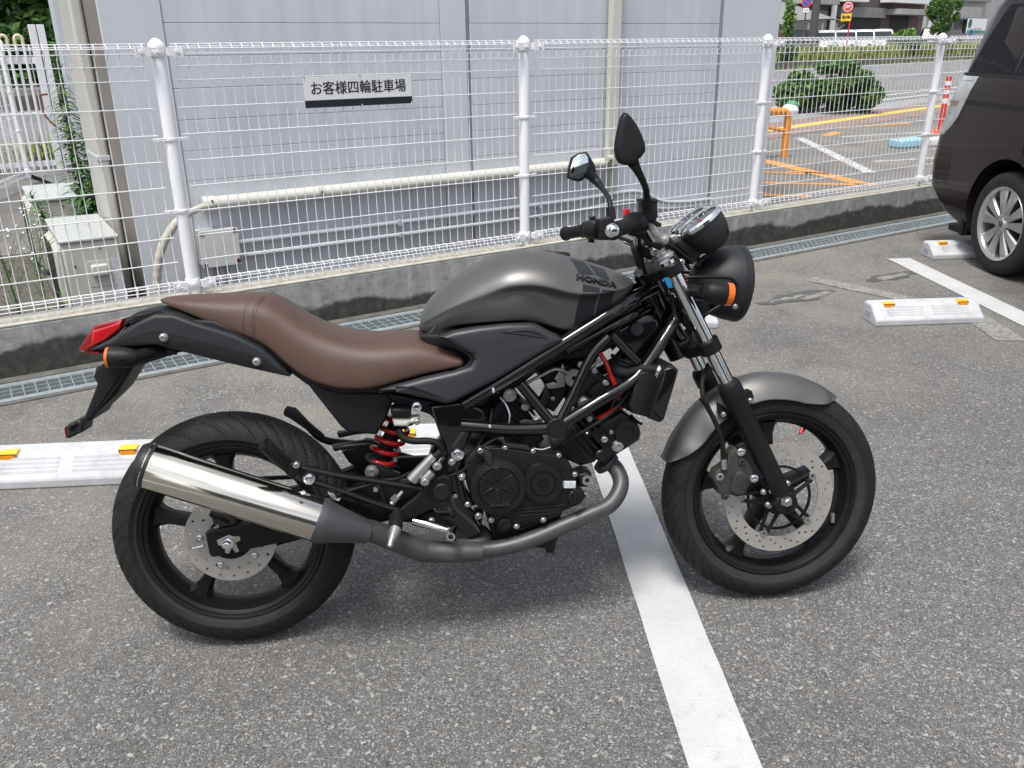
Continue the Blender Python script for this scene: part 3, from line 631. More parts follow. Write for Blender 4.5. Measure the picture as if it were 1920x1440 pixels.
def slope(name,n0,n1,dz,m,t0=-12,t1=140): return tag(MB().add([(t0,n0,zr(n0)+dz),(t1,n0,zr(n0)+dz),(t1,n1,zr(n1)+dz),(t0,n1,zr(n1)+dz)],[(0,1,2,3)]).build(name,M[m],loc=RO,rz=RA,smooth=False,weld=False),kind='structure')
slope('road',1.852,11.6,0,'road'); slope('road_edge_line',11.0,11.2,.006,'line_white'); slope('road_lane_line',6.4,6.52,.006,'line_white'); slope('road_edge_line',2.6,2.75,.006,'line_white')
M['stone_kerb']=mat('mossy_stone',(.15,.13,.10),.95,noise=.4,scale=2.5)
strip('median_kerb',11.602,12.0,-.02,.66,'stone_kerb'); strip('median_soil',12.002,15.5,-.02,.62,'soil'); strip('far_lot',15.502,60,-.02,.62,'road')
grass('median_grass','long yellow green grass on the bank between road and parked cars',RW(0,0,.62),RA,-6,75,12.05,14.6,17000,.86,'grass',11,.05)
grass('pavement_edge_weeds','low weeds along the edge of the median kerb',RW(0,0,.34),RA,0,60,11.45,11.6,900,.3,'leaf_l',12,.04)
# paint on the neighbouring lot
def lotline(name,u0,v0,u1,v1,wd,m): a=G(u0,v0,-.096); b=G(u1,v1,-.096); return quad_strip(name,a,b,wd,-.095,M[m])
for a in [('worn_bay_line',1507,258,1645,324,.16,'line_worn'),('worn_cross_line',1570,256,1735,247,.13,'line_worn'),('pale_line',1634,302,1752,295,.10,'line_worn')]: lotline(*a)
for a in [(1434,298,1640,345,.22),(1432,321,1510,325,.10),(1478,320,1560,325,.10),(1430,341,1640,345,.13),(1429,363,1520,366,.13),(1535,254,1560,247,.2),(1610,236,1700,230,.2)]: lotline('orange_line',*a,'line_orange')
# orange barrier
ob=G(1470,295,-.1); ba=thing('pipe_barrier','orange bent pipe barrier standing behind the right end of the grey building','barrier',ob,TH)
MB().tube([(0,0,0),(0,0,.52)]+[(-.10+.10*math.cos(a),0,.52+.10*math.sin(a)) for a in [PI/2*k/6 for k in range(7)]]+[(-.9,0.1,.66)],.055*.9,14).build('pipe',M['orange'],ba)
MB().tube([(-.02,0,.36),(-.9,.1,.52)],.024,10).build('cross_pipe',M['orange'],ba)
gs=thing('sandbag','green and white bag behind the orange barrier','bag',G(1480,215,-.1),TH); MB().lathe([(.0001,0),(.16,.02),(.19,.10),(.14,.2),(.0001,.24)],(0,0,0),(0,0,1),18).build('white_bag',M['sign_white'],gs); MB().lathe([(.0001,.19),(.16,.21),(.13,.28),(.0001,.31)],(.07,0,0),(.1,0,1),16).build('green_lid',mat('green_plastic',(.06,.30,.14),.5),gs)
# round shrub on the pavement
bp_=G(1555,212,-.1)
clump_tree('round_shrub','big dark green shrub on the pavement behind the fence','' or bp_,1.7,1.75,1.3,.85,.92,11000,.085,['leaf','leaf_d','leaf_d'],91,.06,'shrub') if False else clump_tree('round_shrub','big dark green shrub on the pavement behind the fence',bp_,1.2,1.08,.85,.52,.56,11000,.06,['leaf','leaf_d','leaf','leaf_l'],92,.06,'shrub',None,True)
clump_tree('low_shrub','lower light green shrub left of the big pavement shrub',G(1487,212,-.1),.9,.55,.5,.34,.34,5000,.05,['leaf','leaf_l'],93,.04,'shrub')
clump_tree('side_shrub','small shrub at the right end of the big pavement shrub',G(1606,211,-.1),.9,.45,.45,.30,.32,4000,.05,['leaf','leaf'],95,.04,'shrub')
# red and white delineator
rp=G(1762,249,-.1); de=thing('delineator_post','red flexible post with white bands beside the dark van','post',rp,0)
hp_=.92
MB().lathe([(.20,0),(.20,.02),(.10,.05),(.05,.06),(.0001,.06)],(0,0,0),(0,0,1),20).build('base',mat('red_base',(.75,.08,.05),.5),de)
MB().cyl((0,0,.05),(0,0,hp_),.045,seg=16).build('pole',M['red_post'],de)
for z in (.50,.64,.78): MB().cyl((0,0,z),(0,0,z+.07),.047,seg=16).build('white_band',M['sign_white'],de)
bp2=G(1715,275,-.1); bb=thing('parking_block','light blue and white long block lying on the neighbouring lot','block',bp2,TH-.12)
MB().box(-.42,.12,-.12,.14,0,.13).build('blue_end',mat('light_blue_plastic',(.34,.60,.74),.5,noise=.1),bb,bevel=.03); MB().box(.13,1.9,-.10,.12,0,.11).build('white_bar',M['sign_white'],bb,bevel=.02)
# signs on poles
def disc(mb,c,r,th,nrm,seg=28): return mb.lathe([(.0001,th),(r,th),(r,0),(.0001,0)],c,nrm,seg)
M['sign_red']=mat('sign_red',(.66,.06,.06),.4); M['sign_blue']=mat('sign_blue',(.03,.12,.45),.4); M['sign_yellow']=mat('sign_yellow',(.86,.50,.03),.45)
M['pole_brown']=mat('pole_brown',(.13,.075,.055),.7); M['pole_conc']=mat('dark_utility_pole',(.07,.07,.075),.85,noise=.2); M['steel_w']=mat('white_steel',(.72,.72,.70),.45)
n0=12.9; t0,_=RPX(1512,95,n0); T=lambda u,v,n:RPX(u,v,n)
tocam=lambda: None
def facing(loc): d=(CAM-loc); d.z=0; d.normalize(); return d
# no parking sign
t_s,z_s=RPX(1513,4,n0); z0=.62; base=RW(t_s,n0,z0)
px=(RW(*[RPX(1513,4,n0)[0],n0,0])-CAM).dot(FW)/F_PX
ns=thing('no_parking_sign','round blue sign with red ring and slash on a thin brown pole','sign',base,math.atan2(-facing(base).x,facing(base).y)+PI)
hz=z_s-z0
MB().cyl((0,.02,0),(0,.02,hz+.3),.034,seg=10).build('pole',M['pole_brown'],ns)
disc(MB(),(0,-.02,hz),9.*px,.012,(0,-1,0)).build('ring',M['sign_red'],ns); disc(MB(),(0,-.033,hz),6.6*px,.006,(0,-1,0)).build('face',M['sign_blue'],ns)
MB().prism([(-4.6*px,hz+5.2*px),(-5.4*px,hz+4.0*px),(4.6*px,hz-5.2*px),(5.4*px,hz-4.0*px)],'y',-.046,-.040).build('slash',M['sign_red'],ns,smooth=False)
MB().box(-5*px,5*px,-.03,-.02,hz-17*px,hz-9.8*px).build('plate',M['sign_white'],ns,smooth=False)
link('plate_lettering',text_mesh('plate_lettering','←→',5*px,.002,lambda x,y,z:(x,-.034-z,hz-13.4*px+y),width=7*px),M['sign_navy'],ns)
# utility pole
n1=14.0; tb,_=RPX(1521,80,n1); up=thing('utility_pole','thick dark utility pole widening at its foot beside the blue round sign','pole',RW(tb,n1,.62),0)
MB().lathe([(.30,0),(.30,.1),(.24,.5),(.19,.7),(.17,9.),(.0001,9.)],(0,0,0),(.02,.0,1),18).build('shaft',M['pole_conc'],up)
MB().box(-.2,.1,-.24,-.17,3.0,3.9).build('control_box',M['pole_conc'],up,bevel=.02)
# red round sign with yellow plate
n2=13.2; t2,z2=RPX(1590,13,n2); b2=RW(t2,n2,.62); rz2=math.atan2(-facing(b2).x,facing(b2).y)+PI
bs=thing('bus_stop_sign','round red and white sign above a yellow plate on a red pole','sign',b2,rz2); px=(b2-CAM).dot(FW)/F_PX; h2=z2-.62
MB().cyl((5*px,.03,0),(7*px,.03,h2+8*px),.03,seg=10).build('pole',M['red_post'],bs)
disc(MB(),(0,-.01,h2),9*px,.012,(0,-1,0)).build('rim',M['sign_red'],bs); disc(MB(),(0,-.023,h2),8*px,.004,(0,-1,0)).build('white_face',M['sign_white'],bs); disc(MB(),(0,-.028,h2),6.8*px,.004,(0,-1,0)).build('red_face',M['sign_red'],bs)
link('lettering',text_mesh('lettering','買取',5.5*px,.002,lambda x,y,z:(x,-.034-z,h2+y),offset=.01,width=10*px),M['sign_white'],bs)
MB().box(-10*px,8*px,-.02,-.008,h2-24*px,h2-11*px).build('yellow_plate',M['sign_yellow'],bs,smooth=False)
link('plate_lettering',text_mesh('plate_lettering','Gary Mee',6*px,.002,lambda x,y,z:(x-1*px,-.024-z,h2-17.5*px+y),offset=.012,shear=.3,width=14*px),M['sign_navy'],bs)
# ---------------------------------------------------------------- parked cars far off
M['car_white']=mat('car_white_paint',(.78,.79,.80),.25,coat=.8); M['car_black']=mat('car_black_paint',(.010,.011,.014),.3,coat=.3); M['car_glass']=mat('car_glass',(.02,.025,.03),.2,spec=.35); M['tyre']=mat('tyre_rubber',(.018,.018,.019),.75,noise=.3,scale=30); M['alloy']=mat('alloy_wheel',(.55,.55,.53),.3,metal=.8)
def small_car(label,loc,rz,paint,Lg,H,hood,rake):
    c=thing('parked_car',label,'car',loc,rz,'cars parked beyond the road'); w_=.82; gl=H*.56
    xf=Lg*.5; xb=-Lg*.5
    rows=[]
    for x,zb,zt_,hw in [(xb,.45,gl*.80,w_*.86),(xb+.1,.28,gl*.98,w_*.97),(xb+Lg*.3,.24,gl,w_),(xf-hood-.1,.24,gl,w_),(xf-hood*.4,.26,gl*.93,w_*.97),(xf-.12,.28,gl*.80,w_*.9),(xf,.4,gl*.62,w_*.74)]:
        rows.append([(x,-hw*.94,zb),(x,-hw,zb+.15),(x,-hw,zt_-.12),(x,-hw*.93,zt_),(x,hw*.93,zt_),(x,hw,zt_-.12),(x,hw,zb+.15),(x,hw*.94,zb)])
    MB().grid(rows,closed_u=True,caps=True).build('body',M[paint],c,subs=1)
    xs=[xb+.08,xb+.28,xf-hood-rake-.1,xf-hood+.05]
    z0_,z1_=gl-.03,H-.06
    q8=[Vector(p) for p in ((xs[0],-w_*.9,z0_),(xs[3],-w_*.9,z0_),(xs[3],w_*.9,z0_),(xs[0],w_*.9,z0_),(xs[1],-w_*.74,z1_),(xs[2],-w_*.74,z1_),(xs[2],w_*.74,z1_),(xs[1],w_*.74,z1_))]
    MB().add(q8,[(0,1,5,4),(1,2,6,5),(2,3,7,6),(3,0,4,7),(4,5,6,7)]).build('cabin',M[paint],c,bevel=.03)
    def win(f,u0,u1,v0,v1,nm='window'):
        A,B_,C_,D_=[q8[k] for k in f]; nn_=(B_-A).cross(D_-A).normalized(); pt=lambda u,v:(A.lerp(B_,u)).lerp(D_.lerp(C_,u),v)+nn_*.012
        mb=MB().add([pt(u0,v0),pt(u1,v0),pt(u1,v1),pt(u0,v1)],[(0,1,2,3)]); mb.build(nm,M['car_glass'],c,smooth=False)
    for f,fl_ in (((0,1,5,4),0),((2,3,7,6),1)):
        for u0,u1 in (((.05,.30),(.34,.62),(.66,.93)) if not fl_ else ((.07,.34),(.38,.66),(.70,.95))): win(f,u0,u1,.14,.80)
    win((1,2,6,5),.06,.94,.10,.86,'windscreen'); win((3,0,4,7),.08,.92,.2,.8,'rear_window')
    rf=MB(); rr=[]
    for x,hw,dz in [(xs[1]-.06,.70,0),(xs[1]+.2,.745,.05),((xs[1]+xs[2])/2,.75,.065),(xs[2]-.1,.745,.05),(xs[2]+.05,.70,0)]: rr.append([(x,-w_*hw/.82*.82,z1_-.01),(x,-w_*hw*.8,z1_+dz),(x,0,z1_+dz*1.15),(x,w_*hw*.8,z1_+dz),(x,w_*hw,z1_-.01)])
    rf.grid(rr,closed_u=True,caps=True).build('roof',M[paint],c)
    for s in (-1,1):
        for x in (xb+.75,xf-.8):
            q=MB().lathe([(.19,-.09),(.29,-.09),(.31,-.06),(.31,.06),(.29,.09),(.19,.09)],(x,s*(w_-.10),.31),(0,s,0),24,True).build('wheel',M['tyre'],c)
            MB().lathe([(.0001,.07),(.12,.075),(.19,.06),(.195,.0),(.0001,0)],(x,s*(w_-.10),.31),(0,s,0),20).build('rim',M['alloy'],q)
        MB().box(xf-.14,xf-.03,s*w_*.52-.12,s*w_*.52+.12,gl*.62,gl*.76).build('headlight',M['car_glass'],c,bevel=.03)
    return c
cz=.62
def carat(u,v,n,label,heading,paint,Lg,H,hood,rake):
    t,_=RPX(u,v,n); return small_car(label,RW(t,n,cz),RA+heading,paint,Lg,H,hood,rake)
hd=R(205)
carat(1545,90,19.5,'white rounded car leftmost of the far white row',hd,'car_white',3.9,1.46,.85,.8)
carat(1583,90,19.0,'second white car from the left in the far row',hd,'car_white',4.2,1.48,.8,.7)
carat(1616,90,18.6,'third white car, right of the yellow sign',hd,'car_white',4.2,1.50,.8,.7)
carat(1650,90,18.2,'boxy white wagon at the right end of the far white row',hd,'car_white',4.4,1.52,.9,.55)
carat(1489,90,20.5,'dark car behind the utility pole left of the white row',hd,'car_black',4.2,1.55,.9,.7)
carat(1512,90,20.0,'second dark car beside the utility pole',hd,'car_black',4.2,1.5,.9,.7)
carat(1741,88,24.0,'black boxy car left of the small street tree',hd,'car_black',4.3,1.8,.9,.4)
carat(1783,90,25.0,'black car half hidden behind the small street tree',hd,'car_black',4.3,1.7,.9,.5)
# ---------------------------------------------------------------- far buildings
M['brownb']=mat('dark_brown_tile',(.105,.080,.075),.8,noise=.15,scale=3); M['brownl']=mat('red_brown_tile',(.17,.11,.10),.8,noise=.15,scale=3); M['greyb']=mat('grey_render',(.36,.36,.35),.85,noise=.1,scale=.8); M['greyd']=mat('mid_grey_render',(.22,.22,.215),.85,noise=.15,scale=1)
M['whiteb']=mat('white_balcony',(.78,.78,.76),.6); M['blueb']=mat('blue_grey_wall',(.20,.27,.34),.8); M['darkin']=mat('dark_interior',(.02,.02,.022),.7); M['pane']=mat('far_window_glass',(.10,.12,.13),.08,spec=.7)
nb=33.; 
def fb(parent,name,u0,v0,u1,v1,m,n_=nb,dep=.4,off=0.):
    ta,za=RPX(u0,v1,n_); tb_,zb_=RPX(u1,v0,n_); MB().box(ta,tb_,n_-dep+off,n_+off,max(za,.2),zb_).build(name,M[m],parent,bevel=.02)
b1=thing('brown_building','dark brown apartment building with garage openings and white balcony band','building',RO,RA)
fb(b1,'wall',1484,-170,1736,104,'brownb',nb,8,8)
fb(b1,'side_wall_band',1660,4,1735,100,'brownl',nb,.1,.04); fb(b1,'grey_panel',1484,20,1552,100,'greyd',nb,.1,.05)
fb(b1,'lintel',1568,16,1656,32,'greyd',nb,.4,-.02); fb(b1,'garage_opening',1576,33,1652,100,'darkin',nb,.05,-.01)
fb(b1,'white_balcony_band',1562,-40,1611,3,'whiteb',nb,1.2,-.1); fb(b1,'white_balcony_band',1648,-40,1740,5,'whiteb',nb,1.2,-.1); fb(b1,'white_balcony_band',1484,-16,1556,7,'greyb',nb,1.0,-.1)
fb(b1,'entrance_opening',1660,28,1704,100,'darkin',nb,.05,-.05); fb(b1,'entrance_canopy',1655,20,1722,28,'greyb',nb,1.8,-.1); fb(b1,'canopy_pillar',1706,28,1712,100,'whiteb',nb,.3,-1.5)
fb(b1,'side_window',1714,34,1722,72,'pane',nb,.1,-.02); fb(b1,'downpipe',1557,-30,1558.4,60,'whiteb',nb,.1,-.3)
for z_ in (34,48): fb(b1,'panel_joint',1484,z_,1552,z_+.6,'greyb',nb,.12,.03)
b0=thing('blue_building','blue grey house wall at the right end of the near building','building',RO,RA); fb(b0,'wall',1440,-120,1486,100,'blueb',36.,6,6); fb(b0,'small_window',1478,18,1483,30,'whiteb',36.,.1,-.02); fb(b0,'roof',1436,-126,1490,-120,'greyd',36.,7,6.4)
b3=thing('grey_apartment_building','grey apartment block with balconies behind the small tree','building',RO,RA); n3=40.
fb(b3,'wall',1738,-190,2050,104,'greyb',n3,10,10)
for k,(va,vb) in enumerate(((-18,14),(37,75))):
    for j,u in enumerate((1764,1787,1812)):
        fb(b3,'window',u,va+4,u+16,vb-18 if k==0 else vb-14,'pane',n3,.1,-.02)
for va,vb in ((15,34),(68,92)): fb(b3,'balcony',1770 if va<50 else 1778,va,1822,vb,'greyb',n3,1.3,-.1)
fb(b3,'balcony_slab',1768,33.5,1824,36,'greyd',n3,1.5,-.1); fb(b3,'dark_opening',1802,38,1812,62,'darkin',n3,.1,-.03); fb(b3,'ac_unit',1804,38,1812,46,'whiteb',n3,.4,-.6); fb(b3,'slab',1738,-6,1850,-2,'greyd',n3,.6,-.1)
# carport canopy
n4=25.; cpn=thing('carport_canopy','curved grey carport roof on white posts over the white cars','carport',RO,RA)
def cpt(u,v,n_): t,z=RPX(u,v,n_); return (t,n_,z)
rows=[]
for dn in (0.,2.4,4.6):
    a=[cpt(u,v,n4) for u,v in ((1466,46),(1480,41),(1497,38),(1530,36),(1560,35),(1580,39),(1594,44))]; rows.append([(x,y+dn,z+.30*dn) for x,y,z in a])
q=MB(); q.grid(rows); q.grid([[(x,y,z-.08) for x,y,z in r] for r in rows]); q.build('roof',M['greyd'],cpn,weld=False)
for u in (1525,1551,1577):
    x,y,z=cpt(u,44,n4); MB().box(x-.05,x+.05,y+.3,y+.4,.2,z+.05).build('post',M['steel_w'],cpn)
x,y,z=cpt(1577,48,n4); x2,_,z2_=cpt(1592,46,n4); MB().tube([(x,y+.35,z-.3),(x2,y+.35,z2_)],.05,6).build('brace',M['steel_w'],cpn)
# board sign
n5=29.; bd=thing('estate_board','white and green estate agency board on two posts at right','sign board',RO,RA)
ta,za=RPX(1812,62,n5); tb_,zb_=RPX(1848,35,n5); MB().box(ta,tb_+.6,n5,n5+.08,za,zb_).build('board',M['sign_white'],bd); MB().box(ta,tb_+.6,n5-.02,n5-.002,za,za+(zb_-za)*.18).build('green_band',mat('teal_print',(.03,.30,.28),.5),bd)
for u in (1814,1833): 
    tt,_=RPX(u,70,n5); MB().box(tt-.06,tt+.06,n5+.01,n5+.07,.2,za).build('post',M['steel_w'],bd)
pw=(tb_-ta)/36
for i,tx in enumerate(('SELECT','ESTATE')): link('lettering',text_mesh('lettering',tx,5*pw,.004,lambda x,y,z,i=i:(ta+22*pw+x,n5-.03-z,zb_-(9+5.5*i)*pw+y),width=16*pw),M['greyd'],bd)
MB().box(ta+7*pw,ta+12*pw,n5-.02,n5-.002,zb_-14*pw,zb_-8*pw).build('logo_block',M['sign_blue'],bd); disc(MB(),(ta+4*pw,n5-.022,za+7*pw),3.4*pw,.02,(0,-1,0)).build('round_mark',mat('dark_teal_print',(.02,.12,.12),.5),bd)
# street trees and shrubs right
t6,_=RPX(1757,88,21.); clump_tree('street_tree','small bushy green street tree in front of the grey apartments',RW(t6,21.,.62),4.6,1.30,1.30,2.9,1.75,12000,.10,['leaf','leaf_d','leaf_l'],131,.09)
t7,_=RPX(1696,80,14.2); sh=clump_tree('bamboo_shrub','bright green feathery shrub at the entrance beyond the road',RW(t7,14.2,.62),1.8,1.0,.7,1.0,.75,3500,.10,['leaf_l','leaf_l','leaf'],141,.04,'shrub')
t8,_=RPX(1705,100,12.6); clump_tree('dark_shrub','dark clipped shrub in the long grass left of the fence post',RW(t8,12.6,.6),1.2,.95,.6,.45,.62,4200,.07,['leaf_d','leaf_d','leaf'],151,.04,'shrub')
t9,_=RPX(1476,60,14.5); clump_tree('slender_tree','thin young tree with few leaves at the building edge',RW(t9,14.5,.62),3.2,.35,.35,1.8,1.2,420,.13,['leaf','leaf_l'],161,.04)
t10,_=RPX(1470,110,12.4); clump_tree('green_shrub','green shrub in the grass right beside the building corner',RW(t10,12.4,.6),1.1,.8,.5,.45,.5,2600,.07,['leaf','leaf_d'],171,.04,'shrub')
fnn=thing('brown_fence','dark brown board fence at the right end of the near building','fence',RO,RA); ta,_=RPX(1460,72,17.); tb_,zb_=RPX(1478,59,17.)
for k in range(8): MB().box(ta-1+k*(tb_-ta+1)/8+.01,ta-1+(k+1)*(tb_-ta+1)/8-.01,17.,17.04,.25,zb_).build('board',M['brownl'],fnn,smooth=False)

# ---------------------------------------------------------------- greenery left of frame; unseen shop and trees added for dark reflections
for i,(s,dd,hh,rx,lb) in enumerate([(-6,27,6.5,3.,'leafy tree first beyond the left picture edge along the side road'),(-12,29,7,3.2,'leafy tree second beyond the left picture edge'),(-19,28,6.5,3.,'leafy tree third beyond the left picture edge'),(-27,30,7.5,3.4,'leafy tree fourth beyond the left picture edge')]): clump_tree('roadside_tree',lb,F(s,dd,-.1),hh,rx,rx,hh*.5,hh*.46,4200,.26,['leaf','leaf_d'],260+i,.16,group='trees beyond the side road')
for i,s in enumerate((-9,-14,-19,-24,-29)): clump_tree('hedge_shrub',['nearest','second','third','fourth','last'][i]+' hedge shrub beyond the left picture edge',F(s,22.6,-.1),2.,2.4,1.1,1.0,1.0,2600,.2,['leaf','leaf_d'],280+i,.05,'shrub','hedge shrubs beyond the side road')
sb=thing('unseen_shop','unseen two storey shop added behind the viewer to darken reflections','building',(2.,-15.,0),R(4))
MB().box(-14,12,-6,0,0,5.6).build('shop_front',M['greyd'],sb,bevel=.03); MB().box(-14.3,12.3,-6.3,.5,5.6,5.95).build('roof_edge',M['whiteb'],sb,bevel=.03)
for k in range(7): MB().box(-13+k*3.5,-10+k*3.5,.01,.06,.3,2.8).build('shop_window',M['pane'],sb); MB().box(-13+k*3.5,-10.6+k*3.5,.01,.06,3.6,4.9).build('upper_window',M['pane'],sb)
for i,(x,y,hh,rx,lb) in enumerate([(-15,-9,7.,3.,'unseen leafy tree added behind the viewer at the left end of the shop'),(-21,-2,7.5,3.2,'unseen tall leafy tree added left of the viewer'),(-19,6,6.5,2.8,'unseen smaller leafy tree added far left beyond the picture edge'),(-25,12,7.5,3.2,'unseen leafy tree added farthest left along the side road'),(17,-10,7,3.,'unseen leafy tree added behind the viewer at the right end of the shop'),(22,-3,7.5,3.2,'unseen tall leafy tree added right of the viewer past the van')]): clump_tree('unseen_tree',lb,(x,y,0),hh,rx,rx,hh*.58,hh*.40,2600,.26,['leaf','leaf_d'],200+i,.16,group='unseen trees added around the car park')
# ================================================================ motorcycle
RC=Vector((-.6923,1.8128,0)); YAW,LEAN=.1155,.1919
BFW=Vector((math.cos(YAW),math.sin(YAW),0)); BUP=Vector((-math.sin(YAW)*math.sin(LEAN),math.cos(YAW)*math.sin(LEAN),math.cos(LEAN))); BSD=BFW.cross(BUP)
K={0:(0,0,1.),1:(740,400,3.84),2:(740,680,3.84),3:(1020,190,4.571),4:(1150,440,3.84),5:(1200,680,3.273),6:(200,740,3.063),7:(100,520,3.84),8:(480,740,4.364)}
def b(k,x,y,r=0.):
    """photo point (in one of the enlarged crops k) at lateral offset r to the right of the bike's centre plane -> bike coordinates"""
    u,v,s=K[k]; w_=hit(u+x/s,v+y/s,RC+BSD*r,BSD)-RC
    return Vector((w_.dot(BFW),-r,w_.dot(BUP)))
def b2(k,pts,r): return [(q.x,q.z) for q in (b(k,x,y,r) for x,y in pts)]
bike=thing('motorcycle','grey naked motorcycle with brown seat and black frame parked on its side stand','motorcycle',RC,0)
bike.rotation_euler=(-LEAN,0,YAW)
M['tankp']=None
t=NT('satin_grey_paint'); fl=t.noise(900,2); t.col(t.ramp(fl,[(.35,(.135,.133,.129)),(.65,(.190,.187,.182))])); t.b.inputs['Metallic'].default_value=.75; t.rough(t.ramp(t.noise(6,6,.7),[(.3,.38),(.7,.47)])); M['tankp']=t.m
M['coverp']=mat('satin_charcoal',(.038,.040,.044),.42,metal=.25,rvar=.05,scale=8)
M['gloss']=mat('gloss_black',(.004,.004,.0045),.10,coat=.6,rvar=.05,scale=10); M['matte']=mat('matte_black_metal',(.006,.006,.0065),.42,spec=.35,rvar=.08,scale=25); M['plast']=mat('black_plastic',(.008,.0085,.0095),.5,spec=.32,rvar=.07,scale=40,bump=.12,bscale=900)
M['plastg']=mat('charcoal_plastic',(.019,.0205,.023),.46,spec=.38,rvar=.06,scale=30,bump=.1,bscale=900)
M['engine']=mat('engine_black',(.012,.012,.0127),.33,metal=.3,spec=.45,rvar=.08,scale=30,bump=.1,bscale=600); M['engd']=mat('engine_dark',(.003,.003,.0035),.6,noise=.4,scale=40)
M['chrome']=mat('chrome',(.78,.79,.80),.07,metal=1.,rvar=.04,scale=30); M['alu']=mat('cast_aluminium',(.42,.42,.41),.38,metal=.85,noise=.12,scale=40); M['bolt']=mat('zinc_bolt',(.50,.51,.50),.3,metal=.9,noise=.15,scale=80)
t=NT('polished_stainless'); st=t.noise(1,4,.6,t.mapv((3,90,90))); t.col(t.ramp(t.noise(5,4),[(.3,(.62,.58,.50)),(.7,(.72,.69,.62))])); t.b.inputs['Metallic'].default_value=1.; t.rough(t.ramp(st,[(.3,.10),(.7,.17)])); M['steel']=t.m
M['pipe']=mat('heat_grey_pipe',(.085,.087,.092),.48,metal=.5,noise=.2,scale=9,rvar=.08); M['pipeb']=mat('browned_pipe',(.086,.084,.081),.48,metal=.5,noise=.25,scale=12)
M['discm']=mat('brake_disc_steel',(.50,.475,.44),.36,metal=.6,noise=.1,scale=30); M['calip']=mat('dusty_caliper',(.045,.042,.038),.6,metal=.3,noise=.3,scale=40)
M['leather']=mat('brown_leather',(.080,.047,.035),.50,noise=.10,scale=7,bump=.2,bscale=420,rvar=.05); M['stitch']=mat('leather_seam',(.045,.026,.02),.6)
M['redp']=mat('red_paint',(.50,.012,.014),.25,coat=.5); M['redlens']=mat('red_lens',(.62,.012,.02),.12,coat=.7,trans=.25); M['redlens2']=mat('red_lens_dark',(.30,.012,.016),.15,coat=.6,trans=.2); M['amber']=mat('amber_lens',(.85,.16,.01),.15,coat=.6,trans=.15)
M['rubber']=mat('rubber_black',(.008,.008,.008),.62,spec=.3,noise=.2,scale=50); M['mirror']=mat('mirror_glass',(.80,.84,.85),.02,metal=1.); M['decal']=mat('decal_slate',(.012,.0145,.019),.45); M['white_pl']=mat('translucent_white',(.62,.62,.57),.4)
M['gold']=mat('sight_glass',(.28,.20,.06),.15,coat=.6); M['blue']=mat('blue_sticker',(.012,.17,.40),.4); M['dial']=mat('dial_dark',(.02,.02,.022),.25,coat=.8)
M['rust_s']=mat('scratch_bare',(.15,.13,.115),.7,noise=.4,scale=120)
def tyre_mat():
    t=NT('motorcycle_tyre'); n=t.noise(18,6,.7); t.col(t.ramp(n,[(.3,(.008,.008,.008)),(.7,(.017,.0165,.016))])); t.rough(t.ramp(n,[(.3,.62),(.7,.8)])); t.b.inputs['Specular IOR Level'].default_value=.3; t.bump(t.noise(260,3),.15,.002); return t.m
M['mtyre']=tyre_mat(); M['sidew']=mat('dusty_sidewall',(.021,.019,.0165),.75,noise=.3,scale=25)
def P(name,mb,m,parent=None,bevel=0,subs=0,smooth=True,ang=40,segs=2,weld=True): return mb.build(name,M[m],parent or bike,bevel=bevel,subs=subs,smooth=smooth,ang=ang,segs=segs,weld=weld)
def plate(name,k,pts,r0,r1,m,bev=.002,parent=None,holes=(),smoothn=0,mirror=False,bres=2):
    rm=(r0+r1)/2; lp=b2(k,pts,r1)
    if smoothn: lp=[(q.x,q.y) for q in cat_pts([(x,z,0) for x,z in lp],smoothn,True)]
    me=curve_mesh(name,[lp]+[list(h) for h in holes],max(.0003,(r1-r0)/2-bev),bev,bres,lambda x,y,z:(x,-(rm+z),y))
    o=link(name,me,M[m],parent or bike)
    if mirror: mir(o)
    return o
def mir(o):
    me=o.data.copy()
    for v in me.vertices: v.co.y=-v.co.y
    me.flip_normals(); c=bpy.data.objects.new(o.name,me); COL.objects.link(c); c.parent=o.parent
    for md in o.modifiers:
        n_=c.modifiers.new(md.name,md.type)
        for at in (('width','segments','limit_method','angle_limit') if md.type=='BEVEL' else ('levels','render_levels')): setattr(n_,at,getattr(md,at))
    return c
def tubep(name,pts,r,m,parent=None,seg=12,n=6,mirror=False):
    pp=cat_pts(pts,n) if n>1 else [Vector(p) for p in pts]
    if isinstance(r,(list,tuple)):
        rr=[]; L0=len(r)-1
        for i in range(len(pp)):
            q=i/(len(pp)-1)*L0; a=min(int(q),L0-1); rr.append(r[a]+(r[a+1]-r[a])*(q-a))
        r=rr
    o=P(name,MB().tube(pp,r,seg),m,parent)
    if mirror: mir(o)
    return o
def rpx(k,p,r):  # radius in metres of r zoom pixels at crop k near p with lateral rr
    return (b(k,p[0]+r,p[1],p[2])-b(k,p[0],p[1],p[2])).length
def bolt(k,x,y,r,rad,m='bolt',parent=None,hd=.006,hexh=True,name='bolt'):
    c=b(k,x,y,r); q=MB(); q.lathe([(rad*1.35,-.002),(rad*1.35,.0008),(rad,.001),(rad,hd),(rad*.8,hd+.001),(rad*.45,hd+.001),(rad*.45,hd-.003),(.0001,hd-.003)] if hexh else [(rad,-.003),(rad,hd*.7),(rad*.7,hd),(.0001,hd)],c,(0,-1,0),14)
    return P(name,q,m,parent)
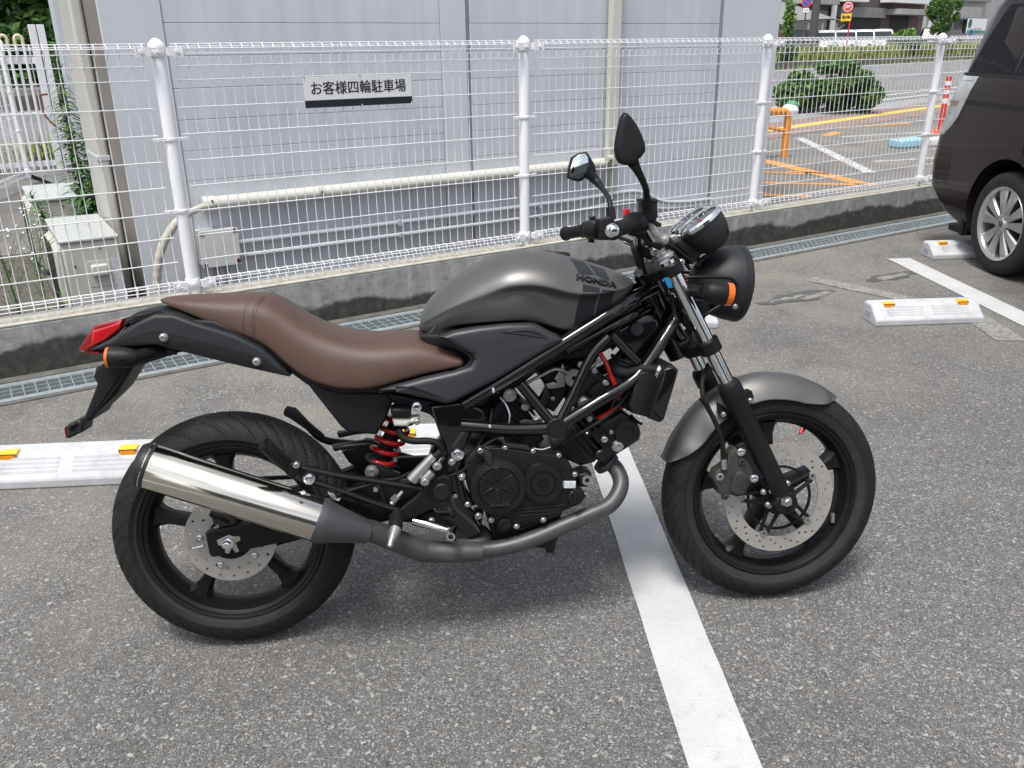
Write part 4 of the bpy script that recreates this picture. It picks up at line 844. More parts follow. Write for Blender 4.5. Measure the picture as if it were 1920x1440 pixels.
# ---------------------------------------------------------------- wheels
RAX=Vector((-.003,0,.299)); FAX=Vector((1.402,0,.2965))
def wheel(name,ax,Rt,hw,a0,discside):
    W=P(name,MB().lathe([(.036,-.05),(.040,-.045),(.040,.045),(.036,.05)],ax,(0,1,0),24),'matte',bevel=0)
    # tyre with cut grooves; profile from bead to bead
    prof=[]; N=40
    for i in range(N+1):
        q=-1+2*i/N; th=q*R(118); y=math.sin(min(max(th,-PI/2),PI/2))*hw if abs(th)<=PI/2 else math.copysign(hw*(1-.30*((abs(th)-PI/2)/R(28))),th)
        rr=(Rt-hw*.86)+hw*.86*math.cos(th) if abs(th)<=PI/2 else (Rt-hw*.86)-(abs(th)-PI/2)/R(28)*(Rt-hw*.86-.218)
        prof.append((rr,y))
    seg=704; ng=22; vs=[]; A=[]
    for k in range(seg):
        a=2*PI*k/seg
        for i,(rr,y) in enumerate(prof):
            q=abs(-1+2*i/N); dr=0.
            if .10<q<.66:
                fr=(ng*k/seg*1.0+ (q*1.9 if y>0 else q*1.9+.5))%1.
                if fr<.13: dr=.0065
                elif .5<fr<.58 and q>.3: dr=.004
            r_=rr-dr; vs.append((ax.x+r_*math.cos(a),y,ax.z+r_*math.sin(a)))
    n=len(prof); fs=[(k*n+i,((k+1)%seg)*n+i,((k+1)%seg)*n+i+1,k*n+i+1) for k in range(seg) for i in range(n-1)]
    ty=P('tyre',MB().add(vs,fs),'mtyre',W,ang=28,weld=False)
    # sidewall dust ring
    for s in (1,-1):
        P('sidewall_band',MB().lathe([(.228,s*hw*.845),(.240,s*(hw*.93+.0012)),(.248,s*(hw*.965+.0015)),(.2485,s*hw*.95)],ax,(0,1,0),96,True),'sidew',ty)
    rim=MB().lathe([(.2225,-hw*.84),(.2245,-hw*.80),(.214,-hw*.74),(.206,-hw*.66),(.199,-hw*.40),(.192,-.012),(.192,.012),(.199,hw*.40),(.206,hw*.66),(.214,hw*.74),(.2245,hw*.80),(.2225,hw*.84),(.216,hw*.8),(.204,hw*.45),(.204,-hw*.45),(.216,-hw*.8)],ax,(0,1,0),96,True)
    P('rim',rim,'matte',W,ang=30)
    for j in range(5):
        a=R(a0)+2*PI*j/5; d=Vector((math.cos(a),0,math.sin(a))); s=Vector((-math.sin(a),0,math.cos(a))); rows=[]
        for rr,wd,th in ((.030,.020,.040),(.06,.0165,.034),(.11,.0145,.026),(.16,.016,.022),(.182,.023,.023),(.197,.036,.025)):
            c=ax+d*rr; rows.append([c+s*wd*px+Vector((0,py*th,0)) for px,py in ((-.6,-1),(.6,-1),(1,-.55),(1,.55),(.6,1),(-.6,1),(-1,.55),(-1,-.55))])
        P('spoke',MB().grid(rows,closed_u=True,caps=True),'matte',W,ang=35)
    return W
fw_=wheel('front_wheel',FAX,.2975,.053,95,1); rw_=wheel('rear_wheel',RAX,.299,.066,94,1)
def rot_disc(name,ax,y,ro,ri,nh,hr,parent,m,rings,th=.0022):
    loops=[[(ax.x+ro*math.cos(2*PI*k/96),ax.z+ro*math.sin(2*PI*k/96)) for k in range(96)],[(ax.x+ri*math.cos(2*PI*k/72),ax.z+ri*math.sin(2*PI*k/72)) for k in range(72)]]
    for k in range(nh):
        a=2*PI*k/nh; rr=ri+(ro-ri)*rings[k%len(rings)]; loops.append([(ax.x+rr*math.cos(a)+hr*math.cos(2*PI*j/10),ax.z+rr*math.sin(a)+hr*math.sin(2*PI*j/10)) for j in range(10)])
    me=curve_mesh(name,loops,th,0,0,lambda x,yy,z:(x,y+z,yy)); return link(name,me,M[m],parent)
fd_=rot_disc('brake_disc',FAX,-.064,.148,.108,54,.0037,fw_,'discm',(.25,.5,.78))
# floating carrier: ring, arms, hub
loops=[[(FAX.x+.088*math.cos(2*PI*k/72),FAX.z+.088*math.sin(2*PI*k/72)) for k in range(72)],[(FAX.x+.082*math.cos(2*PI*k/72),FAX.z+.082*math.sin(2*PI*k/72)) for k in range(72)]]
link('carrier_ring',curve_mesh('carrier_ring',loops,.003,0,0,lambda x,yy,z:(x,-.064+z,yy)),M['matte'],fd_)
for j in range(5):
    a=R(31)+2*PI*j/5; d=Vector((math.cos(a),0,math.sin(a))); s=Vector((-math.sin(a),0,math.cos(a)))
    for sg_ in (-1,1):
        p0=FAX+d*.035+s*sg_*.016+Vector((0,-.064,0)); p1=FAX+d*.100+s*sg_*.009+Vector((0,-.064,0)); P('carrier_arm',MB().tube([p0,p0.lerp(p1,.6),p1],[.006,.005,.006],8),'matte',fd_)
    c=FAX+d*.104; P('disc_button',MB().lathe([(.0045,.006),(.0095,.006),(.0105,.003),(.0105,-.001),(.0045,-.001)],(c.x,-.064,c.z),(0,-1,0),18,True),'alu',fd_)
P('hub_plate',MB().lathe([(.0001,.0),(.046,.0),(.046,.005),(.03,.010),(.0001,.010)],(FAX.x,-.062,FAX.z),(0,-1,0),32),'matte',fd_)
for j in range(5):
    a=R(67)+2*PI*j/5; P('disc_bolt',MB().lathe([(.007,0),(.007,.006),(.004,.008),(.0001,.007)],(FAX.x+.034*math.cos(a),-.070,FAX.z+.034*math.sin(a)),(0,-1,0),10),'bolt',fd_)
v0=b(5,1010,385,.0); P('valve_stem',MB().tube([v0+Vector((.006,0,.012)),v0+Vector((0,-.012,0)),b(5,988,428,.03)],.004,8),'rubber',fw_); P('valve_cap',MB().cyl(b(5,993,408,.03),b(5,983,436,.035),.0055,.005,10),'redp',fw_)
P('balance_weight',MB().box(-.004,.004,-.003,.003,-.013,.013),'alu',fw_).location=b(5,1182,952,.035); 
rd_=rot_disc('brake_disc',RAX,-.078,.110,.054,36,.0037,rw_,'discm',(.42,.78))
for j in range(5):
    a=R(-42)+2*PI*j/5; P('disc_bolt',MB().lathe([(.008,0),(.008,.006),(.004,.008),(.0001,.006)],(RAX.x+.072*math.cos(a),-.080,RAX.z+.072*math.sin(a)),(0,-1,0),10),'bolt',rd_)
P('hub',MB().lathe([(.0001,.0),(.056,.0),(.056,.006),(.0001,.006)],(RAX.x,-.070,RAX.z),(0,-1,0),32),'matte',rd_)
P('sprocket',MB().lathe([(.05,-.003),(.098,-.003),(.098,.003),(.05,.003)],(RAX.x,.085,RAX.z),(0,1,0),40,True),'discm',rw_)
# ---------------------------------------------------------------- fork and front end
ft=b(0,1255,498,.098); fb_=b(0,1473,940,.098); fdv=(fb_-ft).normalized()
ft=Vector((ft.x,-.098,ft.z)); 
def fpt(t,r=.098): q=ft.lerp(fb_,t); return Vector((q.x,-r,q.z))
fk=P('fork',MB().tube([fpt(-.02),fpt(.56)],.0192,24),'chrome'); 
tsl=.485
def slider(r,parent):
    P('fork_slider',MB().tube([fpt(tsl,r),fpt(tsl+.012,r),fpt(tsl+.055,r),fpt(tsl+.07,r),fpt(.80,r),fpt(.93,r),fpt(.985,r)],[.0285,.0305,.0305,.0265,.0255,.024,.019],28),'plast',parent)
    P('dust_seal',MB().tube([fpt(tsl-.012,r),fpt(tsl,r)],[.024,.0285],24),'rubber',parent)
slider(.098,fk)
fl_=P('fork',MB().tube([fpt(-.02,-.098),fpt(.56,-.098)],.0192,24),'chrome'); slider(-.098,fl_)
P('axle_lug',MB().lathe([(.026,-.018),(.030,-.014),(.030,.014),(.026,.018)],(FAX.x,-.098,FAX.z),(0,-1,0),24),'plast',fk)
plate('axle_lug_plate',5,[(835,800),(880,790),(935,800),(968,868),(955,892),(870,920),(840,890)],.085,.112,'plast',.004,fk)
P('axle_nut',MB().lathe([(.0155,0),(.0155,.003),(.0125,.0035),(.0125,.011),(.008,.012),(.008,.020),(.0001,.020)],(b(5,895,848,.113)),(0,-1,0),6),'bolt',fk,ang=30)
P('axle',MB().cyl((FAX.x,.12,FAX.z),(FAX.x,-.11,FAX.z),.009,seg=14),'bolt',fw_)
# clamps
tcx=fpt(.0); 
def clampblock(name,t,th,fwd_,m='matte'):
    q=MB(); 
    for s in (-1,1): c0=fpt(t,.098*s); q.tube([c0-fdv*th/2,c0+fdv*th/2],.0285,22)
    c=fpt(t,0.); back=Vector((-fdv.z*-1,0,-fdv.x))
    ax=Vector((fdv.z,0,-fdv.x)).normalized()   # across the fork, towards the rear
    if ax.x>0: ax=-ax
    pts=[]
    for s in (-1,1):
        for o_,w_ in ((.03,0),(-.02,0)): pass
    a0=fpt(t,.098)+ax*.0; rows=[]
    for r_ in (-.1,-.06,0,.06,.1):
        cc=fpt(t,r_); bk=.055 if abs(r_)<.07 else .024; fr=.018
        rows.append([cc+ax*bk-fdv*th*.42,cc+ax*bk+fdv*th*.42,cc-ax*fr+fdv*th*.42,cc-ax*fr-fdv*th*.42])
    q.grid(rows,closed_u=True,caps=True); return P(name,q,m,None,bevel=.004,weld=False)
uc=clampblock('upper_fork_clamp',.015,.030,.02); lc=clampblock('lower_fork_clamp',.325,.036,.02)
P('fork_cap',MB().lathe([(.024,0),(.024,.006),(.019,.010),(.019,.014),(.0001,.014)],fpt(-.03),-fdv,20),'alu',uc); P('fork_cap',MB().lathe([(.024,0),(.024,.006),(.019,.010),(.019,.014),(.0001,.014)],fpt(-.03,-.098),-fdv,20),'alu',uc)
P('adjuster',MB().lathe([(.010,.012),(.010,.024),(.0001,.026)],fpt(-.03),-fdv,6),'bolt',uc)
bolt(4,488,200,.10,.007,parent=uc)
plate('fork_sticker',4,[(362,312),(408,305),(428,380),(398,388)],.1175,.1185,'blue',.0002,fk)
ax_=Vector((fdv.z,0,-fdv.x)); ax_=-ax_ if ax_.x>0 else ax_
st0=fpt(.03,0)+ax_*.055; st1=fpt(.33,0)+ax_*.052
P('steering_head',MB().tube([st0-fdv*.01,st1+fdv*.01],.034,24),'gloss'); P('steering_nut',MB().lathe([(.016,-.02),(.016,.018),(.012,.022),(.0001,.022)],st0,-fdv,6),'matte',uc)
# fender
def fender():
    pt=[b(0,*p,0.) for p in ((1240,860),(1262,812),(1300,760),(1350,722),(1400,702),(1440,697),(1490,702),(1535,720),(1562,738))]
    pt=cat_pts(pt,4); rows=[]
    n=len(pt)
    for i,p in enumerate(pt):
        q=i/(n-1); d=(p-FAX); rad=d.length; d.normalize(); hw=.066*min(1,.55+.45*min(1,q/.09),.50+.50*min(1,(1-q)/.10))
        sm=lambda t_:max(0,min(1,t_))**.6; drop=.058*min(sm(q/.16),sm((1-q)/.22))+.004
        row=[]
        for s in [-1,-.98,-.9,-.72,-.45,-.2,0,.2,.45,.72,.9,.98,1]:
            f=abs(s)**2.6; row.append(FAX+d*(rad-drop*f)+Vector((0,s*hw,0)))
        rows.append(row)
    mb=MB().grid(rows); o=P('front_fender',mb,'tankp',None,ang=70); so=o.modifiers.new('solid','SOLIDIFY'); so.thickness=.003; so.offset=-1; s_=o.modifiers.new('sub','SUBSURF'); s_.levels=1; s_.render_levels=1; return o
fe_=fender()
plate('fender_bracket',5,[(625,175),(665,162),(690,175),(702,215),(690,255),(655,270)],.070,.082,'plast',.003,fe_); plate('fender_bracket',5,[(475,240),(540,290),(560,330),(520,345),(480,310)],.070,.082,'plast',.003,fe_)
bolt(5,676,232,.084,.0055,parent=fe_); bolt(5,513,317,.084,.0055,parent=fe_)
# caliper, hose
ca=plate('brake_caliper',5,[(545,560),(590,520),(640,580),(690,640),(700,690),(650,815),(600,825),(555,812),(525,835),(480,800),(475,765),(447,715),(465,668),(500,645),(540,610)],.066,.106,'calip',.006)
plate('caliper_piston_cover',5,[(585,690),(620,668),(655,680),(668,720),(650,790),(620,815),(575,805),(560,770)],.100,.114,'calip',.005,ca,smoothn=3)
bolt(5,487,697,.10,.010,parent=ca); bolt(5,620,606,.104,.009,'calip',ca); bolt(5,522,822,.10,.007,'calip',ca)
for x,y in ((620,546),(700,709)): bolt(5,x,y,.108,.0085,'chrome',fk)
for x,y in ((905,740),(785,870),(758,792)): bolt(5,x,y,.080,.006,'bolt',fk)
plate('caliper_mount',5,[(590,510),(640,490),(720,640),(760,680),(720,730),(680,700)],.088,.104,'plast',.004,fk)
tubep('brake_hose',[b(4,690,930,.05),b(4,640,1060,.09),b(4,655,1190,.115),b(5,455,350,.12),b(5,500,470,.12),b(5,512,600,.112)],.0065,'rubber'); P('hose_grommet',MB().tube([b(5,385,205,.115),b(5,420,245,.12)],.013,12),'rubber'); P('hose_fitting',MB().tube([b(5,512,590,.112),b(5,515,650,.11)],.0085,10),'bolt',ca)
# headlight
hc=b(0,1371,531,0.); ha=Vector((math.cos(R(-5)),0,math.sin(R(-5))))
hl=P('headlight',MB().lathe([(.0001,-.105),(.035,-.104),(.060,-.088),(.082,-.055),(.093,-.02),(.0965,.0),(.0965,.006)],hc,ha,48),'plastg')
P('headlight_rim',MB().lathe([(.0970,.0065),(.0985,.008),(.0985,.018),(.096,.022),(.090,.023),(.088,.012)],hc,ha,48),'plastg',hl)
P('headlight_chrome_ring',MB().lathe([(.090,.0215),(.0930,.0225),(.091,.0255),(.087,.0225)],hc,ha,48,True),'chrome',hl); M['lens']=mat('headlight_glass',(.75,.80,.82),.06,coat=.5,metal=.4)
P('headlight_lens',MB().lathe([(.0001,.030),(.04,.029),(.07,.026),(.088,.022),(.088,.012)],hc,ha,40),'lens',hl)
bolt(4,878,517,.092,.005,parent=hl)
tubep('headlight_stay',[b(4,470,330,.09),b(4,560,306,.10),b(4,800,309,.105),b(4,862,325,.105),b(4,890,370,.105),b(4,868,415,.105)],.0042,'matte',hl,n=5,mirror=True)
tubep('headlight_stay',[b(4,600,620,.09),b(4,690,560,.095),b(4,770,510,.095)],.0045,'matte',hl,n=4,mirror=True)
plate('headlight_bracket',4,[(500,560),(600,460),(690,470),(700,540),(640,650),(560,700),(500,640)],.05,.075,'matte',.006,hl,mirror=True)
tubep('headlight_cable',[b(3,1150,1230,.06),b(3,1290,1330,.05),b(3,1340,1380,.04),b(4,600,240,.05)],.006,'rubber'); tubep('headlight_cable',[b(4,600,225,.06),b(4,680,150,.065),b(4,740,95,.05)],.004,'rubber')
# front indicators
def indicator(name,kx,body,lens,r0,stalk,nm='indicator'):
    q=MB(); pp=[b(kx,*p[:2],r0) for p in body]; o=P(nm,q.tube(pp,[p[2] for p in body],20),'plast',ang=50,bevel=0)
    pl=[b(kx,*p[:2],r0) for p in lens]; P('lens',MB().tube(pl,[p[2] for p in lens],20),'amber',o,ang=50); P('stalk',MB().tube([Vector(s) for s in stalk],[.013,.011,.014],12),'plast',o)
    return o
for s in (1,-1):
    bd_=[b(4,648,408,.165),b(4,662,410,.165),b(4,700,415,.165),b(4,790,424,.165),b(4,820,428,.165)]
    bd_=[Vector((p.x,-s*.165,p.z)) for p in bd_]
    o=P('front_indicator',MB().tube(bd_,[.013,.021,.0265,.0285,.0275],20),'plast',hl)
    e=bd_[-1]; d=(bd_[-1]-bd_[-2]).normalized(); P('lens',MB().tube([e-d*.006,e+d*.009,e+d*.0135],[.0284,.0272,.019],20),'amber',o); P('lens_rear_chrome',MB().tube([e+d*.010,e+d*.016],[.011,.006],12),'chrome',o)
    P('stalk',MB().tube([Vector((bd_[1].x,-s*.15,bd_[1].z)),Vector((bd_[1].x-.01,-s*.08,bd_[1].z))],[.012,.014],12),'plast',o)
bolt(4,757,434,.189,.003,'rubber',hl,hd=.002)
# gauges
def gauge(r,c3,nm,parent=None):
    c=b(3,*c3,r); ax=(b(3,c3[0]-100,c3[1]-105*1.0,r)-c); ax=Vector((-.60,0,.80)).normalized()
    g_=P('gauge',MB().lathe([(.0001,-.075),(.030,-.075),(.044,-.062),(.054,-.035),(.0565,-.012),(.0565,.0)],c,ax,40),'plastg')
    P('chrome_bezel',MB().lathe([(.0565,-.006),(.0600,-.003),(.0600,.005),(.0555,.010),(.0505,.007),(.0505,.002)],c,ax,40,True),'chrome',g_)
    P('dial_face',MB().lathe([(.0001,.0025),(.0505,.0025),(.0505,.0015),(.0001,.0015)],c,ax,32),'dial',g_); 
    u=Vector((0,1,0)); v=ax.cross(u)
    q=MB()
    for k in range(13):
        a=R(-130+k*260/12); d=u*math.sin(a)+v*math.cos(a); q.tube([c+ax*.0035+d*.038,c+ax*.0035+d*.046],.0010,4)
    P('dial_marks',q,'sign_white',g_,weld=False); d=u*math.sin(R(-100))+v*math.cos(R(-100)); P('needle',MB().tube([c+ax*.004-d*.006,c+ax*.004+d*.036],.0012,5),'redp',g_)
    return g_
M['sign_white']=M['sign_white']
gauge(.062,(1335,1035),'r'); gauge(-.062,(1235,1035),'l')
plate('gauge_bracket',3,[(1110,1215),(1180,1170),(1330,1230),(1400,1240),(1330,1350),(1280,1400),(1200,1290)],-.07,.07,'plast',.006)
plate('gauge_panel',3,[(1075,1160),(1120,1140),(1200,1150),(1200,1180),(1120,1220)],-.05,.05,'alu',.003)
# handlebar, grips
gr0=b(3,587,1108,.335); gr1=b(3,760,1050,.215); gl0=b(3,188,1133,-.335); gl1=b(3,372,1098,-.215); cl_=b(3,870,1240,0.); cr_=b(3,790,1210,.07); 
hb=tubep('handlebar',[gr0+Vector((0,.01,0)),gr1,b(3,800,1120,.15),b(3,815,1215,.09),cl_+Vector((0,-.045,0)),cl_+Vector((0,.045,0)),b(3,700,1200,-.09)+Vector((.0,0,0)),b(3,560,1130,-.15),gl1,gl0+Vector((0,-.01,0))],.0112,'chrome',n=6,seg=16)
def grip(a,c,nm,ribs):
    n=14; pp=[a.lerp(c,i/n) for i in range(n+1)]; g_=P('grip',MB().tube([a]+pp+[c],[.010]+[.0168+.0006*(i%2)+(.004 if i in (0,) else 0)+(.006 if i==n else 0) for i in range(n+1)]+[.012],20),'rubber',hb); return g_
g1=grip(gr0,gr1,'r',1); g2=grip(gl0,gl1,'l',1)
dirg=(gr0-gr1).normalized(); be=P('bar_end',MB().lathe([(.0165,-.004),(.0165,.004),(.013,.010),(.006,.0125),(.0001,.0128)],gr0,dirg,20),'chrome',hb); P('bar_end_slot',MB().box(-.0015,.0015,-.0008,.0008,-.008,.008),'bolt',be).location=gr0+dirg*.0125
def switch(a,c,nm,sc_=1.):
    d=(c-a).normalized(); q=MB().tube([a-d*.002,a+d*.006,a+d*.030,a+d*.052,a+d*.056],[.020,.0255*sc_,.027*sc_,.0245*sc_,.017],20); return P('switch_housing',q,'plast',hb)
s1=switch(gr1,b(3,835,1060,.14),'r',1.05); s2=switch(gl1,b(3,560,1110,-.13),'l',1.)
plate('clutch_perch',3,[(470,1010),(560,985),(610,1000),(600,1110),(560,1190),(480,1190)],-.17,-.13,'plast',.005,hb); plate('horn_button',3,[(385,1165),(430,1160),(435,1215),(390,1210)],-.21,-.19,'plast',.003,hb); plate('choke_lever',3,[(395,990),(440,980),(450,1010),(410,1030)],-.21,-.19,'plast',.003,hb)
P('kill_switch',MB().box(-.007,.007,-.008,.008,-.024,.006),'redp',hb,bevel=.002).location=b(3,705,945,.18)
plate('brake_reservoir',3,[(842,842),(900,832),(976,848),(980,990),(955,1035),(850,1030)],.13,.175,'plast',.005,hb); plate('reservoir_cap',3,[(836,832),(905,822),(985,842),(980,870),(840,862)],.127,.178,'plastg',.004,hb)
plate('lever_perch',3,[(840,1040),(930,1010),(1010,1045),(1010,1075),(890,1090),(850,1120)],.145,.17,'matte',.004,hb)
lv=tubep('brake_lever',[b(3,880,1070,.16),b(3,925,1085,.20),b(3,950,1130,.25),b(3,985,1175,.30),b(3,1030,1185,.345)],[.008,.0085,.0095,.0085,.010],'alu',hb,n=5); P('lever_ball',MB().lathe([(.0001,-.012),(.008,-.009),(.0115,0),(.008,.009),(.0001,.012)],b(3,1030,1185,.345),(0,-1,0),16),'alu',lv)
tubep('clutch_lever',[b(3,560,1050,-.15),b(3,520,1090,-.20),b(3,430,1120,-.26),b(3,330,1150,-.335)],[.007,.0075,.007,.008],'matte',hb,n=5)
plate('bar_clamp',3,[(820,1230),(900,1210),(960,1250),(970,1330),(900,1350),(850,1320)],-.055,.055,'matte',.006); bolt(3,945,1290,.058,.008)
P('ignition_switch',MB().lathe([(.020,-.03),(.020,.012),(.014,.018),(.0001,.018)],b(3,1040,1370,.0),-fdv,20),'alu',uc)
for i,(a,c,d,e,r_) in enumerate([((830,1100,.15),(900,1220,.12),(1080,1235,.09),(1270,1380,.07),.0055),((850,1090,.14),(960,1250,.10),(1120,1270,.08),(1250,1440,.06),.0045),((600,1150,-.12),(850,1230,-.02),(1050,1220,.02),(1240,1400,.03),.005),((790,1200,.1),(830,1300,.06),(850,1420,.05),(900,1560,.04),.005)]):
    tubep('control_cable',[b(3,*a),b(3,*c),b(3,*d),b(3,*e)],r_,'rubber',hb)
tubep('clutch_bellows',[b(3,775,1250,.06),b(3,800,1330,.06),b(3,830,1420,.055)],[.009,.0105,.009,.0105,.009,.0105,.009],'rubber',hb,n=8)
# mirrors
mr=plate('mirror',3,[(692,88),(722,94),(760,130),(812,205),(858,300),(879,370),(880,425),(850,470),(812,500),(790,540),(715,545),(655,527),(630,490),(614,420),(615,360),(640,225),(664,128)],.295,.322,'plast',.0115,hb,bres=4)
tubep('mirror_stem',[b(3,760,520,.305),b(3,800,590,.29),b(3,850,690,.25),b(3,875,760,.21),b(3,882,860,.185)],[.013,.009,.0075,.0075,.008],'plast',mr); P('stem_nut',MB().tube([b(3,880,835,.185),b(3,882,900,.18)],.0125,6),'plast',mr)
ml=plate('mirror',3,[(370,428),(300,440),(238,478),(214,560),(200,655),(292,688),(330,680),(400,625),(455,600),(440,540),(400,470)],-.325,-.298,'plast',.0105,hb,bres=4)
plate('mirror_glass',3,[(352,446),(300,456),(252,490),(230,560),(217,648),(290,668),(322,655),(365,590),(382,540),(376,480)],-.2985,-.2968,'mirror',.0003,ml)
tubep('mirror_stem',[b(3,385,615,-.31),b(3,455,690,-.30),b(3,510,760,-.26),b(3,560,850,-.21),b(3,578,1000,-.18)],[.017,.012,.0072,.0072,.0075],'plast',ml); P('stem_nut',MB().tube([b(3,570,915,-.185),b(3,580,1010,-.18)],.0125,6),'plast',ml)
# ---------------------------------------------------------------- tank
def interp(c,x):
    c=sorted(c)
    if x<=c[0][0]: return c[0][1]
    for (x0,z0),(x1,z1) in zip(c[:-1],c[1:]):
        if x<=x1: return z0+(z1-z0)*(x-x0)/max(1e-6,x1-x0)
    return c[-1][1]
top=b2(1,[(163,845),(172,790),(205,690),(270,590),(370,500),(480,420),(600,350),(700,300),(800,265),(900,250),(1000,252),(1100,268),(1200,290),(1330,325),(1450,365),(1560,400),(1640,432),(1695,475),(1728,550)],0.)
bot=b2(1,[(163,850),(215,890),(262,905),(295,885),(340,850),(450,815),(600,795),(800,778),(960,768),(1040,780),(1110,815),(1180,862),(1240,885),(1300,872),(1450,790),(1600,700),(1700,622),(1728,555)],.145)
ST=[(166,.045,.055,.04,.5,0,0),(200,.078,.085,.06,.5,0,0),(270,.100,.113,.08,.5,0,0),(380,.122,.138,.100,.48,0,0),(520,.140,.160,.122,.48,0,0),(660,.152,.175,.135,.50,.1,0),(760,.155,.188,.142,.545,.55,0),(900,.150,.194,.146,.55,1.,.1),(1060,.138,.196,.146,.55,1.,.6),(1220,.130,.190,.140,.54,.95,1.),(1380,.134,.180,.128,.52,.6,.8),(1520,.130,.162,.110,.5,.2,.4),(1630,.112,.134,.085,.5,0,0),(1700,.08,.098,.06,.5,0,0),(1726,.045,.055,.035,.5,0,0)]
rows=[]
for i,(zx,wb,wm,ws,hm,ku,kl) in enumerate(ST):
    x=b(1,zx,500,.06).x; zt_=interp(top,x); zb_=interp(bot,x); hgt=zt_-zb_
    wu=wm-.004-.034*ku; wl=wb+(wm-wb)*.45-.022*kl
    sec=[(wb-.035,zb_+.002),(wb-.004,zb_-.001),(wb,zb_+.008),(wl+.002,zb_+.25*hgt),(wu,zb_+(hm-.10)*hgt),(wm-.001,zb_+(hm-.015)*hgt),(wm,zb_+(hm+.03)*hgt),(ws*1.22,zb_+(hm+.22)*hgt),(ws*.86,zb_+.915*hgt),(ws*.45,zb_+.985*hgt),(0,zt_)]
    full=[(x,-y,z) for y,z in sec]+[(x,y,z) for y,z in sec[-2::-1]]
    rows.append(full)
tank=P('fuel_tank',MB().grid(rows,closed_u=True,caps=True),'tankp',None,subs=3,ang=180)
nC=len(rows[0]); mark={}
for i in range(len(ST)):
    if 700<ST[i][0]<1600:
        for j in (5,nC-1-5): mark[tuple(round(c_,4) for c_ in rows[i][j])]=(i,j)
    if 700<ST[i][0]<1100:
        j=4 if ST[i][0]<950 else 3
        for jj in (j,nC-1-j): mark[tuple(round(c_,4) for c_ in rows[i][jj])]=(i,100+(0 if jj<nC/2 else 1))
at=tank.data.attributes.new('crease_edge','FLOAT','EDGE')
for e in tank.data.edges:
    k0,k1=[mark.get(tuple(round(c_,4) for c_ in tank.data.vertices[v].co)) for v in e.vertices]
    if k0 and k1 and abs(k0[0]-k1[0])==1 and k0[1]==k1[1]: at.data[e.index].value=.75 if k0[1]<100 else .35
P('filler_cap',MB().lathe([(.038,-.01),(.040,.004),(.036,.010),(.0001,.011)],b(1,1150,290,-.01)+Vector((0,0,-.004)),(.12,0,1),28),'plastg',tank)
def bvh(o):
    from mathutils.bvhtree import BVHTree
    bpy.context.view_layer.update(); return BVHTree.FromObject(o,bpy.context.evaluated_depsgraph_get())
TB=bvh(tank)
def onto(T,x,z,off,side=-1):
    h_=T.ray_cast(Vector((x,side*.6,z)),Vector((0,-side,0)))
    if h_[0] is None: return None
    return h_[0]+h_[1]*off*(1 if h_[1].y*side>0 else -1)
def decal(name,T,quad,m,parent,off=.0006,n=14,mirror=True):
    for side in ((-1,1) if mirror else (-1,)):
        rows=[]
        for i in range(n+1):
            row=[]
            for j in range(n+1):
                u,v=i/n,j/n; p=(Vector(quad[0])*(1-u)*(1-v)+Vector(quad[1])*u*(1-v)+Vector(quad[2])*u*v+Vector(quad[3])*(1-u)*v)
                q=onto(T,p.x,p.y,off,side); row.append(q)
            rows.append(row)
        mb=MB(); idx={}
        for i in range(n):
            for j in range(n):
                c=[rows[i][j],rows[i+1][j],rows[i+1][j+1],rows[i][j+1]]
                if all(q is not None for q in c): mb.add(c,[(0,1,2,3)])
        if mb.v: P(name,mb,m,parent,ang=60)
for qd in ([(1300,335),(1405,362),(1445,447),(1328,438)],[(1436,378),(1552,412),(1558,488),(1462,452)],[(1338,505),(1462,533),(1440,745),(1297,822)],[(1475,545),(1580,556),(1570,660),(1456,730)]):
    decal('stripe_panel',TB,b2(1,qd,.15),'decal',tank)
# raised wing lettering on both tank sides
e0=b(1,1310,462,.17); e1_=b(1,1612,528,.17); ex=(e1_-e0); ex.y=0; wdt=ex.length; ex.normalize(); ez=Vector((-ex.z,0,ex.x)); ec=(e0+e1_)/2
def txt_on(T,body,size,c,ex,ez,wd,off,th,m,parent,side=-1,offset=.0009):
    me=text_mesh('emblem',body,size,th/2,lambda x,y,z:(x,y,z),offset=offset,width=wd)
    for v in me.vertices:
        X,Y,Z=v.co; p=c+ex*X+ez*Y; q=onto(T,p.x,p.z,off+(th if Z>0 else 0),side); v.co=q if q else p
    return link('emblem',me,M[m],parent)
txt_on(TB,'HONDA',.0165,ec,ex,ez,wdt,.0004,.003,'gloss',tank,offset=.0007); txt_on(TB,'HONDA',.0165,ec,-ex,ez,wdt,.0004,.003,'gloss',tank,1,.0007)
# dent scratch with bare flecks
rg=random.Random(4); sp0=[(620,385),(632,430),(650,490),(662,550),(672,600),(684,650)]
for i in range(len(sp0)-1):
    for k in range(3):
        f=rg.random(); x=sp0[i][0]+(sp0[i+1][0]-sp0[i][0])*f; y=sp0[i][1]+(sp0[i+1][1]-sp0[i][1])*f; a=rg.uniform(2,7); l=rg.uniform(5,22); x+=rg.uniform(-5,5)
        decal('scratch',TB,b2(1,[(x-a/2,y-l/2),(x+a/2,y-l/2+2),(x+a/2+2,y+l/2),(x-a/3,y+l/2)],.16),'rust_s',tank,.0004,3,False)
